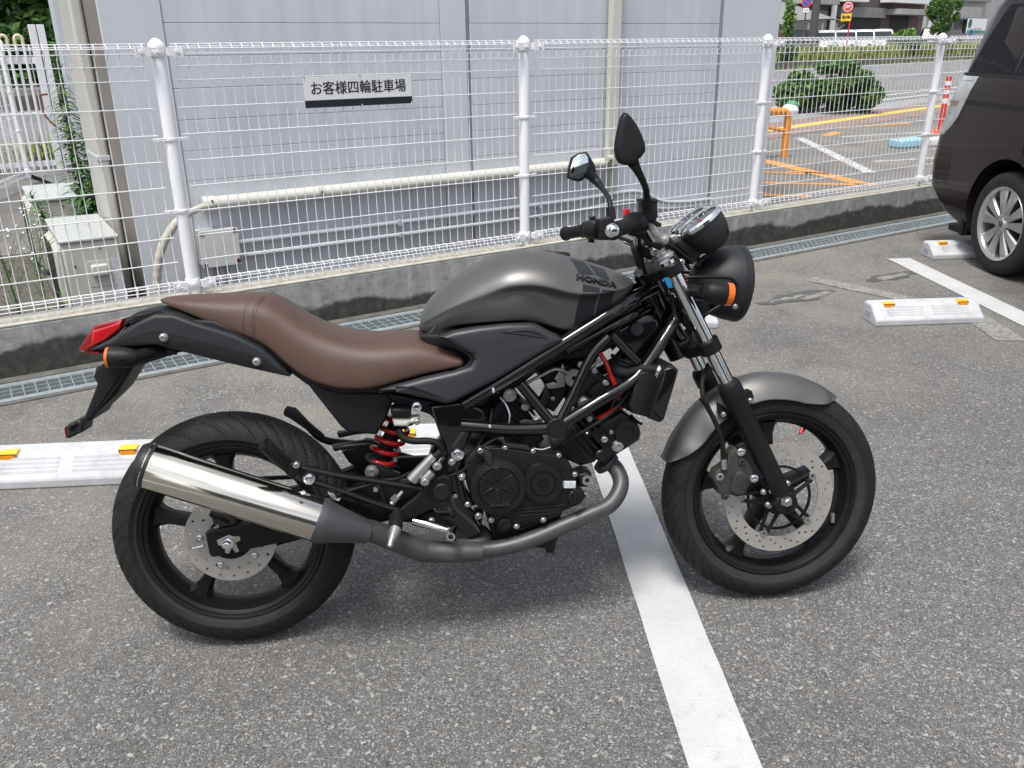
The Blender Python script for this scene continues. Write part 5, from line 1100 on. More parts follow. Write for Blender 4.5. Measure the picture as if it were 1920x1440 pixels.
# ---------------------------------------------------------------- seat
stop_=b2(0,[(289,572),(296,564),(312,557),(360,552),(430,550),(485,547),(503,549),(530,557),(560,577),(590,599),(630,615),(690,625),(740,624),(775,618),(800,622),(830,638),(855,648),(873,660)],0.)
sbot=b2(0,[(289,573),(305,581),(365,601),(430,626),(475,641),(500,655),(540,692),(575,717),(640,733),(700,731),(750,714),(800,700),(850,691),(866,687),(873,683)],.135)
SS=[(291,.018),(300,.045),(320,.070),(360,.090),(430,.106),(475,.114),(500,.117),(515,.119),(545,.125),(580,.134),(630,.146),(690,.152),(740,.152),(790,.150),(830,.147),(856,.146),(870,.143)]
rows=[]
for px,hw in SS:
    x=b(0,px,620,.08).x; zt_=interp(stop_,x); zb_=interp(sbot,x); hg=max(.006,zt_-zb_)
    sec=[(hw*.80,zb_+.002),(hw*.96,zb_),(hw*1.0,zb_+.10*hg),(hw*1.0,zb_+.45*hg),(hw*.93,zb_+.74*hg),(hw*.72,zb_+.93*hg),(hw*.36,zb_+.99*hg),(0,zt_)]
    rows.append([(x,-y,z) for y,z in sec]+[(x,y,z) for y,z in sec[-2::-1]])
seat=P('seat',MB().grid(rows,closed_u=True,caps=True),'leather',None,subs=3,ang=180); SB=bvh(seat)
# seat strap and seams over the step
def seam(pxs,off,w_,m,name):
    for side in (-1,1):
        rows=[]
        for k in range(25):
            f=k/24; pt=[b(0,*p,.12) for p in pxs]; q=cat_pts(pt,8); n_=len(q)-1; c=q[int(f*n_)]
            h_=onto(SB,c.x,c.z,off,side); 
            if h_: rows.append([h_+Vector((-w_/2,0,0)),h_+Vector((w_/2,0,0))])
        if len(rows)>2: P(name,MB().grid(rows),m,seat,ang=60)
seam([(474,640),(472,610),(474,580),(485,556)],.0006,.0018,'stitch','stitch_seam'); seam([(457,634),(455,605),(458,578),(466,558)],.0006,.0012,'stitch','stitch_seam'); seam([(477,641),(475,610),(478,580),(490,554)],.0014,.004,'leather','strap_edge')
# ---------------------------------------------------------------- side covers and tail
sc1=plate('side_cover',1,[(322,892),(430,852),(600,822),(800,798),(980,793),(1025,800),(1090,835),(1190,890),(1215,912),(1200,935),(1060,1010),(940,1080),(760,1190),(600,1275),(430,1365),(370,1378),(0,1285),(-110,1282),(0,1245),(210,1190),(430,1140),(545,1105),(578,1060),(560,1020),(470,975),(400,935)],.118,.168,'coverp',.014,bres=4,mirror=True)
plate('cover_scoop',1,[(755,860),(850,838),(985,836),(1040,855),(1110,905),(1010,895),(900,878)],.158,.1705,'coverp',.004,sc1,bres=3)
plate('cover_scoop_shadow_gap',1,[(780,857),(860,843),(980,842),(1035,860),(1075,885),(1030,872),(980,858),(880,853)],.168,.1712,'plast',.0006,sc1)
plate('seat_trim',1,[(290,905),(330,880),(420,930),(500,970),(585,1020),(600,1065),(560,1120),(430,1160),(210,1215),(0,1270),(-110,1300),(-110,1285),(0,1250),(210,1190),(430,1132),(520,1095),(545,1055),(520,1020),(440,975)],.125,.156,'plast',.003,mirror=True)
plate('under_seat_box',0,[(572,716),(605,726),(640,736),(725,736),(737,752),(722,790),(706,816),(655,812),(640,802)],-.10,.105,'plast',.008)
tl=plate('tail_cowl',7,[(250,527),(400,450),(480,395),(600,325),(720,268),(860,268),(1000,320),(1300,412),(1480,500),(1560,560),(1705,712),(1690,718),(1400,650),(1100,578),(880,522),(740,482),(530,496),(380,512)],.062,.122,'plastg',.010,bres=4,mirror=True)
plate('tail_cowl_lower',7,[(260,528),(440,462),(720,376),(780,380),(1100,462),(1440,556),(1530,590),(1700,716),(1400,650),(1100,578),(880,522),(740,482),(530,496)],.1215,.1235,'plast',.0008,tl)
for x,y in ((795,432),(1465,606)): bolt(7,x,y,.125,.0075,'bolt',tl,hd=.010)
plate('tail_top',7,[(480,370),(510,300),(590,255),(760,232),(900,255),(1300,395),(1480,470),(1600,580),(1640,650),(1500,600),(1000,400),(760,300),(600,340)],-.09,.095,'plast',.018,bres=3)
# tail light wedge
tp=[b(7,*p,0.) for p in ((186,515),(318,338),(520,295),(505,352),(330,445),(262,522),(350,545),(205,535))]
def wedge(name,pts,hw,m,parent=None,bev=.006):
    lp=[(p.x,p.z) for p in pts]; me=curve_mesh(name,[lp],hw-bev,bev,3,lambda x,y,z:(x,-z*(1.0 if x>-.30 else .75),y)); return link(name,me,M[m],parent or bike)
tlg=wedge('tail_light',[b(7,*p,.05) for p in ((186,515),(318,338),(520,293),(510,360),(400,450),(255,525),(205,535))],.075,'redlens2')
wedge('inner_lens',[b(7,*p,.05) for p in ((300,440),(310,372),(520,305),(512,358),(400,448),(300,490))],.0775,'redlens',tlg)
wedge('lower_lens',[b(7,*p,.05) for p in ((200,532),(255,520),(352,538),(345,548),(280,545))],.06,'redlens',tlg,.002)
# rear fender and plate bracket
fe2=plate('rear_fender',7,[(355,515),(560,490),(700,490),(805,500),(790,560),(690,610),(590,640),(565,655),(450,842),(380,912),(295,992),(272,1032),(215,1050),(207,1030),(260,900),(310,772),(284,722),(300,655),(355,625)],-.075,.06,'plast',.010,bres=3)
for i,(x0,x1) in enumerate(((440,250),(490,265))): tubep('stiffening_rib',[b(7,x0+40,690,.061),b(7,(x0+x1)/2+30,850,.061),b(7,x1+10,1010,.061)],.0022,'plast',fe2,n=3,seg=6)
plate('under_tail_guard',7,[(640,490),(850,490),(900,530),(1000,540),(830,545),(800,580),(700,610),(600,640)],-.07,.085,'plast',.01)
rfb=plate('reflector',7,[(82,1078),(120,1052),(190,1026),(212,1046),(206,1118),(106,1164),(92,1158)],-.03,.045,'plastg',.006); plate('reflector_lens',7,[(74,1085),(84,1077),(98,1158),(88,1160)],-.03,.042,'redlens2',.002,rfb)
tubep('reflector_arm',[b(7,120,1090,.046),b(7,150,1060,.046),b(7,220,1048,.03)],.006,'plast',rfb,n=4)
for s in (1,-1):
    pp=[b(7,615,575,.14),b(7,580,577,.14),b(7,520,577,.14),b(7,430,577,.14),b(7,408,577,.14)]; pp=[Vector((p.x,-s*.14,p.z)) for p in pp]
    o=P('rear_indicator',MB().tube(pp,[.012,.019,.0235,.0245,.0240],20),'plast'); d=(pp[-1]-pp[-2]).normalized(); P('lens',MB().tube([pp[-1],pp[-1]+d*.006,pp[-1]+d*.009],[.0240,.0232,.017],20),'amber',o)
    P('stalk',MB().tube([Vector((pp[0].x-.01,-s*.14,pp[0].z)),Vector((pp[0].x+.02,-s*.10,pp[0].z+.004)),Vector((pp[0].x+.04,-s*.05,pp[0].z+.006))],[.014,.016,.020],14),'plast',o)
bolt(7,484,595,.164,.003,'rubber',hd=.002)
# ---------------------------------------------------------------- frame
plate('seat_base',0,[(330,600),(430,632),(500,662),(545,700),(575,722),(640,740),(740,738),(840,757),(872,745),(900,700),(870,620),(820,600),(790,640),(700,700),(600,690),(500,640),(400,600)],-.10,.105,'engd',.008)
plate('seat_bracket',0,[(722,736),(810,752),(848,758),(826,800),(806,778),(778,768),(740,760)],.05,.10,'matte',.005)
plate('intake_duct',1,[(1150,1000),(1330,930),(1500,880),(1480,1020),(1420,1120),(1320,1150),(1250,1130),(1170,1080)],-.06,-.02,'engd',.006)
plate('tank_base',1,[(180,880),(330,870),(450,830),(800,790),(1000,780),(1240,890),(1450,800),(1700,640),(1720,700),(1240,960),(900,1050),(500,1000),(250,960)],-.11,.112,'engd',.006)
def ftube(pts,r,mirror=True,m='gloss',nm='frame_tube'): return tubep(nm,[b(*p) for p in pts],r,m,n=3,seg=16,mirror=mirror)
fr=ftube([(1,1860,545,.02),(1,1745,600,.085),(1,1600,690,.125),(1,1230,925,.138),(1,720,1245,.138),(1,500,1375,.130)],.0185)
ftube([(1,1850,670,.02),(1,1730,720,.08),(1,1580,800,.11),(1,1230,990,.120)],.014)
ftube([(2,1165,470,.138),(2,900,480,.138),(2,690,470,.138),(2,480,450,.13)],.0155); ftube([(2,1165,470,.138),(2,1480,270,.134),(2,1740,105,.115),(4,380,720,.09),(4,470,560,.06)],.0155)
ftube([(2,1165,470,.138),(2,1030,310,.138),(2,900,150,.138)],.0125); ftube([(2,1165,470,.138),(2,1290,220,.138),(1,1420,1020,.138),(1,1540,890,.135)],.0120); ftube([(1,1560,870,.13),(1,1650,970,.125),(1,1745,1065,.115)],.0105)
P('frame_joint',MB().lathe([(.0001,.006),(.022,.006),(.025,.003),(.025,-.03),(.0001,-.03)],b(2,1165,470,.152),(0,-1,0),28),'plast'); 
plate('pivot_plate',0,[(806,762),(835,757),(872,752),(905,768),(915,790),(885,812),(868,850),(868,905),(882,960),(905,1000),(880,1010),(850,985),(815,965),(798,930),(812,885),(838,852),(824,815)],.085,.128,'gloss',.007,mirror=True)
plate('frame_gusset',1,[(500,1375),(720,1245),(770,1240),(900,1180),(700,1330),(620,1385),(490,1395)],.115,.140,'gloss',.005)
bolt(2,158,315,.13,.0095,'chrome',hd=.010); bolt(2,453,660,.132,.0115,'chrome',hd=.008)
# ---------------------------------------------------------------- engine
eng=plate('engine',2,[(505,700),(560,640),(620,602),(770,600),(1000,636),(1175,656),(1250,705),(1295,780),(1325,890),(1390,960),(1335,1025),(1215,1075),(1200,1110),(1060,1150),(880,1195),(700,1160),(640,1060),(540,950),(505,830)],-.13,.140,'engine',.008)
plate('cover_flange',2,[(520,720),(570,655),(640,615),(770,612),(1000,646),(1165,668),(1235,715),(1278,790),(1300,880),(1300,960),(1215,1050),(1190,1085),(1060,1120),(880,1165),(720,1130),(650,1050),(560,950),(525,830)],.139,.150,'engine',.004,eng)
def rlathe(name,c2,r,prof,m,parent,seg=56): # prof [(zoom px radius, height m)]
    c=b(2,*c2,r); k=rpx(2,(*c2,r),100)/100; return P(name,MB().lathe([(max(.0001,a*k),h_) for a,h_ in prof],c,(0,-1,0),seg),m,parent,ang=32)
cc=rlathe('clutch_cover',(742,880),.150,[(208,0),(208,.010),(198,.020),(150,.0245),(146,.0215),(142,.0215),(138,.0245),(0,.0255)],'engine',eng)
# six raised webs on the clutch cover
ck=rpx(2,(742,880,.175),100)/100; cc0=b(2,742,880,.1755)
for a in (90,30,-30,-90,-150,150):
    d=Vector((math.cos(R(a)),0,math.sin(R(a)))); s=Vector((-d.z,0,d.x)); q=MB()
    if a in (90,-90): 
        q.prism([(cc0.x+d.x*r_*ck+s.x*w_*ck,cc0.z+d.z*r_*ck+s.z*w_*ck) for r_,w_ in ((30,-14),(132,-22),(132,22),(30,14))],'y',-.1785,-.174)
    else: q.prism([(cc0.x+d.x*r_*ck+s.x*w_*ck,cc0.z+d.z*r_*ck+s.z*w_*ck) for r_,w_ in ((38,-8),(130,-12),(130,12),(38,8))],'y',-.1785,-.174)
    P('cover_web',q,'engine',cc,bevel=.0012)
for a in (0,60,120,180,240,300):
    q=MB(); pts=[]
    for r_,aa in ((44,-18),(128,-21),(132,0),(128,21),(44,18),(36,0)): pts.append((cc0.x+math.cos(R(a+aa))*r_*ck,cc0.z+math.sin(R(a+aa))*r_*ck))
    q.prism(pts,'y',-.1768,-.174); P('cover_pocket',q,'engd' if False else 'engine',cc,bevel=.0008) if a in (0,180) else None
me=text_mesh('cover_lettering','HONDA',.0125,.0006,lambda x,y,z:(cc0.x+.004+x,-.1762-z,cc0.z-.0495*1.0+y),width=.05,offset=.0003); link('cover_lettering',me,mat('embossed_black',(.03,.03,.032),.3),cc)
gc_=rlathe('generator_cover',(1062,858),.150,[(150,0),(150,.008),(140,.0165),(95,.0185),(91,.0150),(86,.0150),(82,.0185),(40,.0190),(38,.0160),(0,.0160)],'engine',eng)
c=b(2,1062,858,.166); k=ck; P('hex_plug',MB().lathe([(30*k,0),(30*k,.0035),(22*k,.004),(20*k,.001),(.0001,.001)],c,(0,-1,0),6),'engine',gc_,ang=30)
for x,y in ((795,612),(995,637),(1180,668),(1297,803),(485,825),(525,1020),(695,1133),(877,1177),(1070,1130)): 
    P('cover_boss',MB().lathe([(.0105,-.012),(.0105,.0),(.0001,0)],b(2,x,y,.147),(0,-1,0),16),'engine',eng); bolt(2,x,y,.147,.0052,parent=eng,hd=.005)
bolt(2,1368,950,.13,.005,parent=eng)
for i,(x0,y0,x1,y1) in enumerate(((870,1055,1222,1022),(880,1078,1175,1055),(890,1102,1130,1084))): P('cooling_rib',MB().tube([b(2,x0,y0,.151),b(2,x1,y1,.151)],.0022,8),'engine',eng)
P('sight_ring',MB().lathe([(.0155,.008),(.010,.010),(.0095,.004),(.0001,.004),(.0001,.0),(.0155,0)],b(2,790,1158,.146),(0,-1,0),28),'engine',eng); P('sight_glass',MB().lathe([(.0098,.0055),(.0001,.0058),(.0001,.004),(.0098,.004)],b(2,790,1158,.147),(0,-1,0),24),'gold',eng)
kn=P('oil_filler',MB().lathe([(.020,-.03),(.020,.008),(.016,.012),(.0001,.012)],b(2,1298,965,.145),(0,-1,0),24),'plast',eng); P('filler_grip',MB().box(-.004,.004,-.008,.004,-.018,.018),'plast',kn,bevel=.002).location=b(2,1298,955,.165)
plate('engine_label',2,[(1216,852),(1304,852),(1302,905),(1216,903)],.1515,.1525,'sticker',.0002,eng)
br=plate('clutch_cable_arm',2,[(578,640),(610,600),(680,640),(705,665),(712,740),(690,752),(655,735),(640,680),(600,670)],.150,.175,'plastg',.006,eng); bolt(2,615,632,.17,.006,parent=eng)
plate('cable_bracket',2,[(738,545),(785,535),(800,580),(960,598),(985,640),(930,625),(790,612),(770,570)],.145,.152,'plastg',.002,eng); tubep('clutch_cable',[b(2,620,610,.165),b(2,720,555,.155),b(2,830,520,.12)],.003,'rubber',eng)
tubep('cream_wire',[b(2,1000,618,.152),b(2,1060,625,.152),b(2,1120,608,.148)],.0014,'beige',eng); tubep('wire_loom',[b(2,640,600,.14),b(2,560,680,.145),b(2,500,770,.145),b(2,400,815,.14)],.004,'rubber',eng)
lug=plate('front_mount',2,[(1320,810),(1380,790),(1420,800),(1418,870),(1385,900),(1330,895)],.06,.13,'engine',.005,eng); P('mount_bush',MB().lathe([(.006,.004),(.0125,.004),(.0125,-.01),(.006,-.01)],b(2,1385,845,.132),(0,-1,0),20,True),'alu',lug)
plate('oil_sump',2,[(668,1140),(900,1180),(1205,1085),(1185,1260),(1155,1380),(1100,1380),(1085,1345),(900,1330),(720,1305),(700,1240)],-.10,.10,'engine',.010,eng)
plate('sump_rib',2,[(690,1150),(720,1150),(735,1300),(712,1298)],.095,.112,'engine',.004,eng)
# front cylinder with fins and head
cy=plate('front_cylinder',2,[(1160,640),(1240,540),(1330,470),(1420,560),(1500,650),(1440,720),(1340,745),(1250,705)],-.075,.085,'engine',.006,eng)
for i in range(6):
    x0,y0=1235+i*34,528-i*30; d=(150,165); plate('cylinder_fin',2,[(x0,y0),(x0+16,y0-14),(x0+16+d[0],y0-14+d[1]),(x0+d[0],y0+d[1])],-.08,.096,'engine',.002,cy)
hd_=plate('cylinder_head',2,[(1400,510),(1480,440),(1560,395),(1640,350),(1705,390),(1760,470),(1778,510),(1768,560),(1690,612),(1600,668),(1540,700),(1500,735),(1440,690),(1490,620)],-.08,.095,'engine',.010,eng)
rlathe('cam_cover',(1668,498),.094,[(95,0),(95,.006),(85,.012),(45,.013),(43,.010),(0,.010)],'engine',hd_); rlathe('head_plug',(1478,662),.094,[(40,0),(40,.010),(30,.013),(0,.013)],'engine',hd_)
plate('head_gasket',2,[(1465,470),(1480,460),(1580,590),(1560,605)],-.082,.102,'engine',.002,hd_)
bolt(2,1512,550,.10,.007,parent=hd_); bolt(2,1607,600,.10,.0115,'alu',hd_,hd=.008); P('header_flange',MB().tube([b(2,1510,705,.03),b(2,1535,735,.03)],.034,20),'pipe',hd_)
plate('spark_plug_boot',2,[(1450,440),(1475,400),(1640,300),(1660,330),(1500,440),(1480,455)],.03,.06,'redp',.006,hd_)
tubep('plug_wire',[b(1,1475,1005,.07),b(1,1520,1075,.08),b(1,1560,1170,.085),b(2,1600,200,.085),b(2,1625,280,.07),b(2,1600,340,.06)],.0062,'redp',eng)
# rear cylinder and dark mass inside the frame
plate('rear_cylinder',2,[(640,470),(700,330),(770,250),(900,240),(935,330),(1040,470),(1080,560),(980,640),(760,600),(640,560)],-.085,.07,'engd',.010,eng)
for i in range(7): plate('rear_fin',2,[(725+i*20,425-i*30),(735+i*20,413-i*30),(900+i*20,560-i*30),(885+i*20,565-i*30)],-.09,.082,'engd',.002,eng)
plate('air_box',1,[(380,1380),(640,1230),(960,1010),(1220,920),(1560,800),(1680,720),(1600,950),(1500,1010),(1330,1050),(1200,1060),(1010,1160),(920,1240),(760,1320),(600,1440),(500,1440)],-.09,.08,'engd',.012)
plate('throttle_body',2,[(1040,60),(1090,20),(1250,10),(1300,60),(1270,180),(1200,290),(1150,360),(1090,330),(1130,240),(1100,170),(1060,130)],-.06,.05,'engd',.010,eng)
plate('intake_block',2,[(1290,80),(1420,40),(1540,120),(1600,180),(1560,260),(1400,330),(1330,350),(1260,300)],-.06,.07,'engd',.010,eng)
plate('left_fill',2,[(560,560),(1160,600),(1180,500),(1400,330),(1500,220),(1700,60),(1600,340),(1420,480),(1240,600),(1000,650),(640,620)],-.12,-.02,'engd',.006,eng)
plate('linkage_plate',1,[(1090,1230),(1140,1215),(1180,1225),(1150,1190),(1190,1130),(1210,1080),(1240,1180),(1220,1250),(1150,1262),(1105,1262)],.062,.067,'alu',.001,eng)
tubep('throttle_rod',[b(1,950,1222,.075),b(1,1060,1165,.078),b(1,1160,1122,.078),b(1,1250,1152,.075)],.0045,'alu',eng); P('throttle_drum',MB().lathe([(.006,.006),(.022,.006),(.024,.002),(.022,-.004),(.006,-.004)],b(1,1290,1185,.07),(0,-1,0),24,True),'alu',eng)
bolt(1,1340,1090,.07,.0065,'alu',eng); bolt(1,830,1310,.10,.012,'alu',eng); bolt(1,1365,1365,.09,.012,'bolt',eng); bolt(2,945,325,.09,.006,'bolt',eng); bolt(2,1440,60,.09,.005,'bolt',eng)
plate('coil_connector',2,[(1380,210),(1470,140),(1530,190),(1430,260)],.07,.095,'plast',.004,eng)
plate('grey_bracket',2,[(900,420),(940,410),(1020,415),(1060,400),(1070,440),(910,445)],.085,.092,'pipe',.002,eng)
# coolant tank + hoses + radiator
ct=plate('coolant_tank',1,[(1545,880),(1700,770),(1830,720),(1900,760),(1930,850),(1880,960),(1800,1060),(1740,1050)],-.02,.070,'gloss',.010); P('coolant_cap',MB().lathe([(.019,-.01),(.019,.006),(.016,.010),(.0001,.010)],b(1,1738,832,.075),(0,-1,0),20),'plastg',ct)
rh=tubep('radiator_hose',[b(1,1555,1080,.06),b(1,1600,1130,.085),b(1,1680,1150,.10),b(1,1780,1122,.11),b(1,1905,1135,.12)],.0165,'rubber'); P('hose_clamp',MB().tube([b(1,1885,1130,.118),b(1,1905,1137,.120)],.0182,18),'chrome',rh); bolt(1,1890,1178,.125,.004,parent=rh)
ra=plate('radiator',0,[(1247,689),(1262,684),(1273,694),(1270,706),(1246,787),(1238,793),(1218,786),(1222,770)],-.165,.165,'plast',.006); plate('radiator_core',0,[(1196,700),(1240,690),(1228,740),(1214,783),(1185,775),(1180,760)],-.14,.13,'engd',.006,ra)
plate('radiator_end_cap',0,[(1225,770),(1248,692),(1264,688),(1271,697),(1244,787)],.165,.171,'gloss',.003,ra)
plate('radiator_fan',2,[(1560,200),(1690,110),(1760,90),(1770,300),(1740,330),(1640,260)],-.10,.06,'engd',.01,ra)
# ---------------------------------------------------------------- exhaust
hp=[b(2,1520,700,.03),b(2,1590,760,.055),b(2,1628,850,.085),b(2,1610,940,.105),b(2,1540,1030,.118),b(2,1400,1095,.125),b(2,1200,1180,.130),b(2,1000,1265,.132),b(2,800,1325,.132),b(2,650,1345,.132),b(2,450,1345,.135)]
ex_=tubep('exhaust',hp,[.0205]*11,'pipe',n=8,seg=20)
tubep('collector',[b(8,1850,1285,.136),b(8,1640,1290,.138),b(8,1420,1282,.140),b(8,1330,1265,.145),b(8,1180,1205,.155),b(8,1000,1135,.168),b(8,900,1105,.176)],[.0225,.026,.027,.0275,.0275,.0265,.026],'pipeb',ex_,n=6,seg=20)
tubep('rear_header',[b(2,450,1330,.115),b(2,600,1305,.11),b(2,650,1265,.09),b(2,610,1220,.06),b(2,520,1205,.04),b(2,430,1235,.02)],.0205,'pipeb',ex_,n=6,seg=16)
m0=b(6,222,402,.20); m1=b(6,1228,722,.195); md=(m1-m0).normalized()
rb_=rpx(6,(222,402,.20),146)*.93; rf_=rpx(6,(1228,722,.195),138)*.95
mu=P('muffler',MB().lathe([(rb_-.001,0),(rb_,.001),(rf_,(m1-m0).length),(rf_-.001,(m1-m0).length+.0005)],m0,md,64),'steel',ang=60)
P('end_cap',MB().lathe([(rb_+.0008,.012),(rb_+.0012,-.004),(rb_*.95,-.010),(rb_*.84,-.018),(rb_*.45,-.019),(.018,-.018),(.018,-.01),(.0001,-.01)],m0,md,48),'plastg',mu); P('outlet_pipe',MB().lathe([(.015,-.022),(.017,-.022),(.017,-.008),(.015,-.008)],m0,md,24,True),'engd',mu)
Lm=(m1-m0).length; me_=b(6,1505,790,.178); md2=(me_-m1).normalized()
P('front_cone',MB().tube([m1-md*.006,m1+md*.004,m1+md*.012,m1.lerp(me_,.35),me_,me_+(b(8,900,1105,.176)-me_)*.5],[rf_+.0012,rf_+.0015,rf_-.001,rf_*.82,.0275,.0265],48),'pipe',mu,ang=35)
for t_m in (.008,.99): P('canister_band',MB().lathe([(rb_*(1-t_m)+rf_*t_m+.0004,Lm*t_m-.004),(rb_*(1-t_m)+rf_*t_m+.0012,Lm*t_m),(rb_*(1-t_m)+rf_*t_m+.0004,Lm*t_m+.004)],m0,md,64),'pipe' if t_m>.5 else 'steel',mu)
plate('muffler_bracket',8,[(585,800),(640,815),(660,860),(690,855),(680,880),(620,860)],.15,.165,'alu',.002,mu); P('canister_rivet',MB().lathe([(.006,0),(.005,.003),(.0001,.004)],b(6,1130,565,.235),(0,-.6,.8),12),'alu',mu)
# ---------------------------------------------------------------- swingarm, chain, rear brake
sw=plate('swingarm',0,[(384,1001),(400,994),(465,981),(560,955),(690,905),(812,900),(838,915),(836,945),(800,958),(700,985),(560,1012),(480,1028),(398,1046),(392,1040)],.088,.118,'matte',.005,mirror=True)
plate('swingarm_bridge',8,[(700,470),(900,380),(1000,400),(1180,620),(1100,690),(880,640),(760,560)],-.09,-.045,'matte',.006); plate('swingarm_brace',8,[(620,430),(770,405),(900,390),(960,400),(900,430),(790,440),(640,470)],.05,.085,'matte',.005,mirror=True)
plate('adjuster_plate',6,[(632,838),(670,820),(700,806),(725,815),(765,815),(768,838),(740,850),(760,900),(740,908),(720,880),(700,915),(680,908),(680,872),(640,866)],.118,.121,'discm',.001,sw); P('axle_nut',MB().lathe([(.016,0),(.016,.004),(.0125,.0045),(.0125,.013),(.007,.014),(.007,.022),(.0001,.022)],b(6,695,852,.122),(0,-1,0),6),'chrome',sw,ang=30); P('adjuster_bolt',MB().tube([b(6,495,882,.105),b(6,560,868,.105)],.0045,8),'bolt',sw)
P('axle',MB().cyl((RAX.x,.13,RAX.z),(RAX.x,-.12,RAX.z),.009,seg=14),'bolt',rw_)
rc_=plate('rear_caliper',6,[(590,680),(680,690),(740,700),(750,750),(640,770),(610,740)],.06,.112,'calip',.006); tubep('rear_brake_line',[b(6,700,735,.11),b(6,660,715,.118),b(6,610,700,.115),b(6,595,685,.11)],.004,'rubber',rc_)
plate('caliper_clip',6,[(610,765),(640,745),(648,760),(625,772)],.112,.114,'alu',.0006,rc_)
q=MB(); pa=Vector((RAX.x,.085,RAX.z)); pb=b(0,832,925,0.); pb.y=.085
dd=(pb-pa).normalized(); nn=Vector((-dd.z,0,dd.x))
path=[pa+nn*.100,pb+nn*.036,pb+dd*.036,pb-nn*.036,pa-nn*.100,pa-dd*.1,pa+nn*.1]; q.tube(cat_pts(path[:2],8)+cat_pts(path[2:3]+path[3:5],8),.006,6)
P('drive_chain',q,'engd',rw_)
# shock
s_top=b(8,1185,160,.01); s_bot=b(8,1020,540,.01); sa=(s_bot-s_top); sl_=sa.length; sa.normalize(); su=Vector((0,1,0)); sv_=sa.cross(su); hx=[]
for k in range(150): 
    f=k/149; a=2*PI*4.6*f; hx.append(s_top+sa*(sl_*f)+(su*math.cos(a)+sv_*math.sin(a))*.0335)
shk=P('shock_absorber',MB().tube([s_top-sa*.02,s_bot+sa*.01],.020,20),'rubber'); P('spring',MB().tube(hx,.0068,10),'redp',shk,weld=False)
P('lower_perch',MB().lathe([(.030,0),(.040,.004),(.040,.012),(.028,.016)],s_bot-sa*.006,sa,28),'pipe',shk); P('lower_eye',MB().tube([s_bot+sa*.01,b(8,950,625,.03)],[.017,.014],14),'alu',shk)
plate('shock_link',8,[(895,620),(935,575),(1000,575),(1060,610),(1180,650),(1185,665),(1060,700),(960,690),(890,650)],.04,.062,'matte',.004); P('link_bolt',MB().lathe([(.017,-.004),(.017,.003),(.010,.004),(.010,.010),(.004,.010),(.004,.005),(.0001,.005)],b(8,947,632,.062),(0,-1,0),20),'bolt',shk)
# brake fluid reservoir
rs=plate('rear_reservoir',8,[(1112,195),(1280,195),(1330,190),(1342,215),(1330,245),(1270,240),(1240,265),(1130,262)],.085,.135,'white_pl',.008); plate('reservoir_lid',8,[(1098,125),(1130,112),(1255,112),(1272,130),(1268,188),(1245,197),(1110,196)],.080,.140,'plast',.008,rs); bolt(8,1316,222,.137,.006,parent=rs)
for i in range(7): plate('lid_rib',8,[(1112+i*22,125),(1120+i*22,125),(1120+i*22,190),(1112+i*22,190)],.1395,.1425,'plast',.0008,rs)
tubep('reservoir_hose',[b(8,1165,285,.12),b(8,1200,345,.125),b(8,1280,378,.13),b(8,1420,380,.132),b(8,1500,410,.132),b(8,1535,500,.13)],.0085,'rubber',rs)
# footrest hangers
hg=plate('footrest_hanger',8,[(1355,775),(1400,735),(1460,690),(1530,662),(1590,675),(1612,730),(1615,800),(1580,880),(1540,905),(1280,1010),(1180,1060),(1095,1025),(1090,985),(1165,945),(1290,850)],.128,.152,'matte',.006)
P('pivot_cap',MB().lathe([(.0001,.010),(.018,.010),(.0215,.007),(.0225,-.004)],b(8,1520,790,.152),(0,-1,0),32),'plast',hg)
tubep('hanger_arm',[b(8,400,600,.150),b(8,700,665,.150),b(8,1000,710,.148),b(8,1360,770,.145)],[.0085,.008,.008,.009],'matte',hg,n=4,seg=8); tubep('hanger_arm',[b(8,430,700,.150),b(8,720,795,.150),b(8,950,880,.148),b(8,1165,945,.146)],[.009,.008,.008,.010],'matte',hg,n=4,seg=8)
tubep('hanger_strut',[b(8,725,795,.148),b(8,930,735,.145)],.0055,'matte',hg,n=2,seg=8); tubep('hanger_strut',[b(8,1060,905,.146),b(8,1030,810,.146),b(8,1010,740,.146)],.006,'matte',hg,n=2,seg=8)
plate('hanger_end',8,[(340,590),(420,590),(500,640),(500,720),(450,745),(360,740),(300,690)],.140,.158,'matte',.005,hg); bolt(8,434,688,.160,.0105,'chrome',hg,hd=.008)
pp=P('pillion_peg',MB().tube([b(8,55,395,.235),b(8,70,405,.233),b(8,180,520,.205),b(8,270,590,.185)],[.012,.0165,.0165,.013],14),'rubber',hg)
for i in range(7): f=.12+i*.12; c=b(8,60,390,.24).lerp(b(8,265,580,.19),f); P('peg_rib',MB().box(-.0022,.0022,-.016,.004,-.004,.017),'rubber',pp).location=c
plate('peg_bracket',8,[(218,620),(300,545),(350,580),(355,620),(300,690),(280,690)],.165,.200,'matte',.004,pp); bolt(8,330,575,.20,.006,'bolt',pp)
pl=P('pillion_peg',MB().tube([b(8,255,135,-.22),b(8,300,150,-.21),b(8,400,235,-.17),b(8,540,350,-.15)],[.015,.017,.012,.010],14),'rubber'); tubep('hanger_arm_left',[b(8,400,230,-.16),b(8,560,370,-.15),b(8,900,420,-.15),b(8,1400,560,-.15)],.010,'matte',pl)
pg=P('footpeg',MB().tube([b(8,1160,965,.155),b(8,1155,1000,.175),b(8,1145,1080,.225),b(8,1140,1105,.235)],[.011,.0155,.0160,.012],16),'rubber',hg)
for i in range(6): a=R(-60+24*i+180); P('peg_rib',MB().tube([b(8,1152,1000,.177)+Vector((math.cos(a)*.0155,0,-math.sin(a)*.0155)),b(8,1146,1075,.223)+Vector((math.cos(a)*.016,0,-math.sin(a)*.016))],.0018,5),'rubber',pg)
